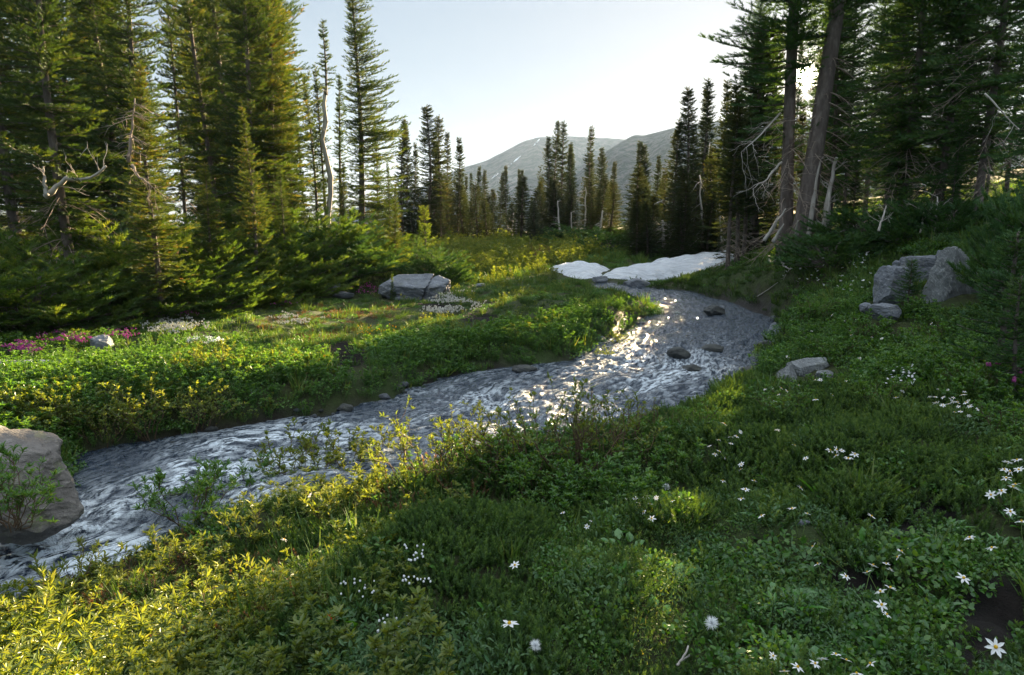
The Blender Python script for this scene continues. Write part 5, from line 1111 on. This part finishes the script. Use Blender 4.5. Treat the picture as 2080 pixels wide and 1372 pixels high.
for k, (px, py, s_, lab) in enumerate([(390, 1070, 1.0, 'olive narrow-leaved willow leaning over the rushing water'), (470, 1040, .95, 'olive willow right of the one leaning over the rushing water'), (-40, 1005, .75, 'dark narrow-leaved willow in front of the big left boulder')]):
    q = G(px, py) if k < 2 else at(20, 985, 4.15); put_shrub(WG[k % 2], q - [0, 0, .03] if k < 2 else q - [0, 0, .25], lab, G_W, k * 2.1, s_)
WL = [willow(860 + k, .36, .26, 9, LEAFN, .062, 12, M_WILLY, .35, .004) for k in range(3)]
for k, (px, py, s_, lab) in enumerate([(150, 1215, .95, 'bright upright willow clump nearest the rapids in the lower left'), (330, 1175, .9, 'bright willow clump beside the tall grass in the lower left'), (60, 1300, .85, 'bright willow clump at the lower left edge'), (430, 1290, .8, 'bright willow clump left of the small red flower head'),
                                       (225, 1335, .8, 'bright willow clump low in the bottom left corner'), (560, 1240, .8, 'bright willow clump just above and left of the small red flower head'), (520, 1110, .9, 'bright willow clump behind the tall grass near the bank'), (680, 1060, .95, 'bright willow clump on the near bank left of the round heather mound')]):
    put_shrub(WL[k % 3], G(px, py) - [0, 0, .03], lab, 'bright willow clumps in the lower left foreground', k * 1.7, s_)
G_R2 = 'low green willows on the right slope'
WR = [willow(850 + k, .34, .30, 14, LEAF, .036, 15, M_WILL, .3, .004) for k in range(3)]
for k, (px, py, s_, lab) in enumerate([(1880, 735, 1.1, 'low green willow left of the young fir on the right slope'), (1985, 800, 1.0, 'low green willow under the young fir, by the dense white flowers'), (1700, 725, 1.0, 'low green willow right of the flat pale slab'), (1590, 842, .8, 'low green willow near the water below the flat pale slab'), (1420, 885, .85, 'low green willow on the mossy point at the water'),
                                       (1340, 960, .9, 'low green willow right of the bare twigs'), (1060, 1000, 1.1, 'green willow in shade below the sparse row, left one'), (1170, 1010, 1.1, 'green willow in shade below the sparse row, middle one'), (1110, 1050, .9, 'green willow in shade beside the round leaves'), (1790, 830, .9, 'low green willow on top of the wide heather mound'),
                                       (1760, 690, 1.1, 'low green willow under the flat grey stone'), (1660, 640, 1.1, 'low green willow on the bank between the big trunks and the slab'), (2050, 900, .9, 'low green willow at the right edge above the loose white flowers'), (1560, 1000, .6, 'small green willow below the flowers of the stream bend'), (1930, 690, 1.0, 'low green willow below the pale veined rock')]):
    put_shrub(WR[k % 3], G(px, py) - [0, 0, .03], lab, G_R2, k * 1.7, s_)
G_M = 'sunlit willows at the back of the meadow'
WM = [willow(830 + k, .9, .85, 22, LEAF, .085, 18, M_WILLY, .25, .01) for k in range(3)]
WRB = willow(840, .8, .7, 40, LEAFN, .05, 5, M_HRED, .5, .008)
for k, (px, Y, s_, lab) in enumerate([(893, 31, .9, 'leftmost sunlit willow behind the meadow boulder'), (925, 27, .75, 'low sunlit willow in front of the small pointed fir'), (945, 33, 1.0, 'sunlit willow beside the small pointed fir'), (985, 30, .95, 'sunlit willow left of the meadow middle'),
                                      (1020, 33, 1.0, 'sunlit willow at the middle of the back meadow'), (1050, 30, .85, 'sunlit willow left of the brown bare shrub'), (1128, 32, .85, 'sunlit willow right of the brown bare shrub'), (1155, 31, .75, 'last sunlit willow above the left snow patch'), (960, 26, .55, 'low sunlit willow nearest the shadow edge'), (1005, 25.5, .55, 'low sunlit willow right of the one nearest the shadow edge'), (905, 36, .9, 'sunlit willow against the dark far trees'), (970, 37, .9, 'back sunlit willow before the dark far trees'), (1070, 36, .9, 'back sunlit willow behind the brown bare shrub')]):
    p = at(px, 520, Y); put_shrub(WM[k % 3], foot(p[0], Y, .05), lab, G_M, k * 1.9, s_)
p = at(1092, 520, 29); put_shrub(WRB, foot(p[0], 29, .05), 'brown bare-stemmed shrub between the sunlit willows and the snow', None, 0, 1.0)

# ------------------------------------------------------------------ flowers
def petal_mat(name, col, tr=.35):
    t = NT(name); d = t.new('ShaderNodeBsdfDiffuse'); d.inputs[0].default_value = (*col, 1); x = t.new('ShaderNodeBsdfTranslucent'); x.inputs[0].default_value = (*col, 1)
    m = t.new('ShaderNodeMixShader'); m.inputs[0].default_value = tr; t.lk(d.outputs[0], m.inputs[1]); t.lk(x.outputs[0], m.inputs[2]); t.lk(m.outputs[0], t.out.inputs[0]); return t.m
M_PET = petal_mat('white_petals', (.82, .84, .86)); M_YEL = petal_mat('yellow_stamens', (.65, .42, .04)); M_PINK = petal_mat('pink_blossom', (.42, .10, .30)); M_RED = petal_mat('red_bracts', (.55, .05, .03)); M_CREAM = petal_mat('cream_blossom', (.5, .5, .46))
def lily_flower(seed, npet=6, R_p=.030, droop=-.15):
    rng = np.random.default_rng(seed); a = np.arange(npet) * 2 * math.pi / npet + rng.normal(0, .08, npet)
    D = np.stack([np.cos(a), np.sin(a), rng.uniform(droop, .25, npet)], 1); P = np.zeros((npet, 3)); 
    V, F, R = instance(*leaf_t(.42, .05, -.05), P, D, R_p * rng.uniform(.9, 1.1, npet), rng, roll=False)
    b = bmesh.new(); bmesh.ops.create_icosphere(b, subdivisions=1, radius=.0062, matrix=Matrix.Translation((0, 0, .004)))
    c = bpy.data.meshes.new('flower_centre'); b.to_mesh(c); b.free(); c.materials.append(M_YEL)
    st = MB(); st.tube(np.array([[0, 0, 0], [.004, .002, -.05], [.0, .006, -.12], [-.004, .0, -.2]]), [.0014, .0015, .0017, .002], 5)
    return mesh('petals', V, F, M_PET, R), c, st.mesh('stem', M_GSTEM)
LF = [lily_flower(900 + k, 6 if k % 2 else 7, droop=(-.1, -.35, .05, -.2)[k]) for k in range(4)]
rf = np.random.default_rng(5)
def flower(px, py, label, group, h=.17, s=1.0, Yfix=None, parts=True):
    p = G(px, py, h) if Yfix is None else at(px, py, Yfix)
    pt = LF[rf.integers(0, 4)]
    e = empty('white_flower', p, label, 'flower', group, rf.random() * 6.3, (s, s, s), tilt=(rf.normal() * .35 + .35, rf.normal() * .4))
    obj('petals', pt[0], e)
    if parts: obj('flower_centre', pt[1], e); obj('stem', pt[2], e)
    return e
CL = [
 ('white star flower on the dark heather beside the stream bend, near the water', .16, 1.0, [(1471, 861), (1504, 878), (1485, 888), (1496, 887), (1460, 894), (1441, 907), (1485, 902), (1461, 917), (1452, 923), (1474, 931), (1506, 944), (1505, 954), (1468, 977), (1532, 977), (1514, 995), (1506, 1014), (1547, 1048)]),
 ('white star flower on the crest of the wide heather mound', .18, 1.1, [(1637, 932), (1686, 916), (1699, 914), (1710, 916), (1699, 926), (1723, 932), (1736, 923), (1614, 905), (1579, 874)]),
 ('white star flower just below the wide heather mound, above the dark bare soil', .14, 1.0, [(1626, 991), (1609, 1034), (1640, 1044), (1770, 1049), (1652, 1111), (1661, 1146)]),
 ('white star flower in the chain leading down between the dark soil patches', .15, 1.05, [(1830, 1120), (1824, 1132), (1773, 1149), (1762, 1163), (1800, 1146), (1808, 1157), (1718, 1171), (1808, 1195), (1789, 1203), (1790, 1229), (1801, 1249)]),
 ('white flower in the loose row along the bottom edge', .12, .95, [(1570, 1333), (1620, 1356), (1655, 1349), (1671, 1340), (1698, 1330), (1719, 1342), (1769, 1349), (1593, 1365), (1740, 1369)]),
 ('white flower among bright leaves behind the low bare twigs, centre right', .13, .9, [(1143, 1042), (1205, 1059), (1192, 1070), (1256, 1032), (1285, 1026), (1297, 1022), (1312, 1011), (1333, 1012), (1273, 1014), (1308, 1040), (1324, 1054), (1366, 1018), (1290, 1012), (1320, 1024)]),
 ('white flower near the pale slab at the stream edge', .14, 1.0, [(1554, 791), (1569, 790), (1587, 789), (1564, 808), (1554, 819), (1581, 802), (1622, 783), (1657, 812), (1690, 802), (1719, 774), (1666, 772), (1655, 772), (1598, 795), (1575, 815)]),
 ('white flower scattered on the slope under the grey rocks', .15, 1.0, [(1818, 624), (1892, 658), (1740, 649), (1717, 652), (1700, 654), (1804, 654), (1831, 666), (1787, 664), (1729, 681), (1770, 685), (1791, 688), (1649, 673), (1638, 683), (1672, 702), (1746, 728), (1833, 795), (1820, 808), (1728, 672), (1733, 690), (1690, 640), (1900, 662), (1765, 700)]),
 ('white flower standing alone near the right end of the dark soil', .14, 1.15, [(1970, 1093), (2015, 1114), (1957, 1175)])]
for lab, h, s_, L in CL:
    for px, py in L: flower(px, py, lab, lab.replace('white ', 'the white ', 1).replace('flower', 'flowers', 1), h * rf.uniform(.75, 1.25), s_ * rf.uniform(.6, 1.0))
lab = 'white flower of the dense bunch on the right slope under the young fir'
for k in range(26): flower(rf.normal(1932, 22), rf.normal(815, 14), lab, 'dense white flower bunch on the right slope', .2, rf.uniform(.5, .75))
lab = 'tiny white flower of the sprinkled patch above the wide heather mound'
for k in range(36): flower(rf.uniform(1800, 1858), rf.uniform(738, 780), lab, 'sprinkled tiny white flowers above the wide heather mound', .16, .45, parts=False)
lab = 'small white flower on the green bank below the big trunks'
for k in range(60): flower(rf.uniform(1590, 1770), rf.uniform(512, 590), lab, 'small white flowers on the bank below the big trunks', .15, 1.0, parts=False)
lab = 'white flower of the loose bunch at the right edge'
for px, py in [(2046, 940), (2050, 958), (2040, 955), (2066, 935), (2058, 990), (2035, 998), (2052, 1040), (2075, 1060), (2013, 1006), (2070, 955), (2044, 972), (2063, 985)]: flower(px, py, lab, 'loose white flower bunch at the right edge', .2, .95)
flower(1035, 1268, 'single white lily on the dark herbs at the bottom centre', None, .14, 1.25); flower(1046, 1149, 'single white flower on the right flank of the round heather mound', None, .16, .9)
flower(2022, 1315, 'single white flower over the dark soil in the bottom right corner', None, .16, 1.2); flower(320, 1116, 'single cream flower on the near bank beside the rushing water', None, .16, .8)
flower(630, 1007, 'pale flower among bright willows on the near bank', None, .25, .8); flower(577, 1096, 'small pale flower left of the tall grass on the near bank', None, .25, .8)
flower(1600, 725, 'pale flower between the pale slab and the bend', None, .15, .9)
def bells(name, label, pts, mat, h, r, group=None, cat='flower cluster'):
    """one cluster of little bell blossoms"""
    b = bmesh.new(); c0 = np.array(pts).mean(0)
    for p in pts: bmesh.ops.create_icosphere(b, subdivisions=1, radius=r * rf.uniform(.7, 1.2), matrix=Matrix.Translation(Vector(p - c0)) @ Matrix.Diagonal((1, 1, 1.2, 1)))
    me = bpy.data.meshes.new(name); b.to_mesh(me); b.free(); me.materials.append(mat); o = obj(name, me); o.location = c0; return tag(o, label, cat, group)
G_B = 'clusters of small white heather bells'
for lab, n, (ax_, bx_, ay_, by_) in [('white heather bells on the upper left flank of the round mound', 14, (818, 876, 1168, 1186)), ('white heather bells in the dark herbs left of the bottom centre', 22, (765, 832, 1240, 1318)), ('pale heather bells along the sunlit top edge of the round mound', 16, (815, 870, 1105, 1140)), ('pale heather bells beside the tall grass at the left of the round mound', 14, (690, 760, 1175, 1215))]:
    bells('heather_bells', lab, [G(rf.uniform(ax_, bx_), rf.uniform(ay_, by_), .14) for _ in range(n)], M_PET, .14, .0055, G_B)
def cushion(name, label, px, py, rx, ry, n, mat, h, r, group, cat='flower patch'):
    pts = []
    while len(pts) < n:
        a, b = rf.normal(0, .5, 2)
        if a * a + b * b < 1 and noise2(np.array([a * 3.0]), np.array([b * 3.0 + px]), 3)[0] > -.25: pts.append(G(px + a * rx, py + b * ry, h * rf.uniform(.7, 1.1)))
    return bells(name, label, pts, mat, h, r, group, cat)
G_P = 'white flower patches in the left meadow'
cushion('white_flower_patch', 'lacy white flower patch beside the purple heather under the dwarf firs', 355, 658, 70, 22, 420, M_CREAM, .12, .014, G_P)
cushion('white_flower_patch', 'narrow bright white flower strip below the lacy white patch', 412, 690, 42, 8, 200, M_PET, .10, .013, G_P)
cushion('white_flower_patch', 'white flower patch right of the cracked meadow boulder', 930, 610, 60, 22, 420, M_CREAM, .12, .016, G_P)
cushion('white_flower_patch', 'white flower patch left of the dark hollow below the meadow boulder', 895, 628, 45, 10, 220, M_CREAM, .10, .016, G_P)
cushion('white_flower_patch', 'faint white flower patch at the middle of the left meadow', 600, 645, 60, 14, 160, M_CREAM, .12, .014, G_P)
G_H = 'patches of pink and purple heather bloom'
for px, py, rx, ry, n, lab in [(45, 702, 50, 17, 330, 'vivid purple heather bloom at the left edge above the thin log'), (120, 682, 50, 12, 130, 'purple heather bloom left of the small grey rock'), (245, 675, 40, 14, 140, 'pink heather bloom right of the small grey rock'), (168, 685, 24, 10, 120, 'pink heather bloom touching the small grey rock'), (560, 610, 60, 10, 160, 'pink bloom along the sunny strip under the dwarf firs'), (745, 585, 30, 12, 120, 'pink bloom left of the cracked meadow boulder'), (350, 635, 70, 8, 110, 'pink bloom at the shaded edge under the dwarf firs')]:
    cushion('pink_heather_bloom', lab, px, py, rx, ry, n, M_PINK, .14, .011 if Y else .01, G_H)
for px, py, lab in [(2062, 771, 'small pink bloom at the right edge of the heather slope, lower one'), (2070, 755, 'small pink bloom at the right edge of the heather slope, upper one'), (2010, 741, 'faint pink bloom under the young fir on the right slope, left one'), (2026, 737, 'faint pink bloom under the young fir on the right slope, right one')]:
    cushion('pink_heather_bloom', lab, px, py, 6, 4, 26, M_PINK, .22, .010, G_H)
cushion('yellow_flower_patch', 'sprinkle of tiny yellow flowers in the left meadow below the meadow boulder', 760, 668, 70, 12, 45, M_YEL, .12, .010, None); cushion('yellow_flower_patch', 'few yellow flowers left of the dark hollow on the left bank', 652, 722, 14, 6, 12, M_YEL, .2, .012, None)
# red paintbrush and fluffy seed heads
def paintbrush(px, py, label):
    p = G(px, py, .14); P = rf.normal(0, .006, (16, 3)); D = rf.normal(0, .6, (16, 3)) + [0, 0, .8]; V, F, R = instance(*LEAFN, P, D, .03, rf)
    e = empty('red_paintbrush', p, label, 'flower'); obj('bracts', mesh('bracts', V, F, M_RED, R), e); st = MB(); st.tube(np.array([[0, 0, 0], [.003, 0, -.07], [0, 0, -.16]]), .0018, 5); obj('stem', st.mesh('stem', M_GSTEM), e)
paintbrush(672, 1262, 'single small red flower head at the lower left of centre')
def seedhead(px, py, label, h=.12, s=1.0):
    p = G(px, py, h); n = 240; d = rf.normal(0, 1, (n, 3)); d /= np.linalg.norm(d, axis=1)[:, None]; d[:, 2] += .3
    V, F, R = instance(NEEDLE[0] * [.5, 1, 1], NEEDLE[1], np.zeros((n, 3)), d, .032 * s * rf.uniform(.7, 1.1, n), rf)
    e = empty('fluffy_seed_head', p, label, 'seed head', 'fluffy white seed heads', tilt=(.4, .4)); obj('plume', mesh('plume', V, F, M_PET, R), e); st = MB(); st.tube(np.array([[0, 0, 0], [.003, 0, -.06], [0, .004, -.14]]), .0018, 5); obj('stem', st.mesh('stem', M_GSTEM), e)
seedhead(1352, 990, 'fluffy white seed head right of the white flower cluster, upper one'); seedhead(1445, 1266, 'round fluffy white seed head in the grass, right of the bottom centre'); seedhead(1087, 1312, 'thin fluffy white seed head right of the single lily', .1, .8)
# ------------------------------------------------------------------ haze
bm = bmesh.new(); bmesh.ops.create_cube(bm, size=1.0)
hm = bpy.data.meshes.new('haze'); bm.to_mesh(hm); bm.free()
t = NT('haze_air'); v = t.new('ShaderNodeVolumePrincipled', Density=HAZE, Anisotropy=.3); v.inputs['Color'].default_value = (.46, .64, 1, 1)
t.lk(v.outputs[0], t.out.inputs['Volume']); hm.materials.append(t.m)
zs = [v.co.z for o in scene.objects if o.type == 'MESH' and o.get('kind') == 'structure' for v in []] or [0]
zmin = min(float(gz.min()), float(VM1[..., 2].min()), float(VM2[..., 2].min())) - 1.0
zmax = max(float(gz.max()), float(VM1[..., 2].max()), float(VM2[..., 2].max()), 30) + 6
ext = max(np.abs(gx).max(), np.abs(gy).max(), np.abs(VM1[..., :2]).max()) + 60
ho = obj('haze', hm); ho.scale = (2 * ext, 2 * ext, zmax - zmin); ho.location = (0, 0, (zmin + zmax) / 2)
tag(ho, kind='stuff')
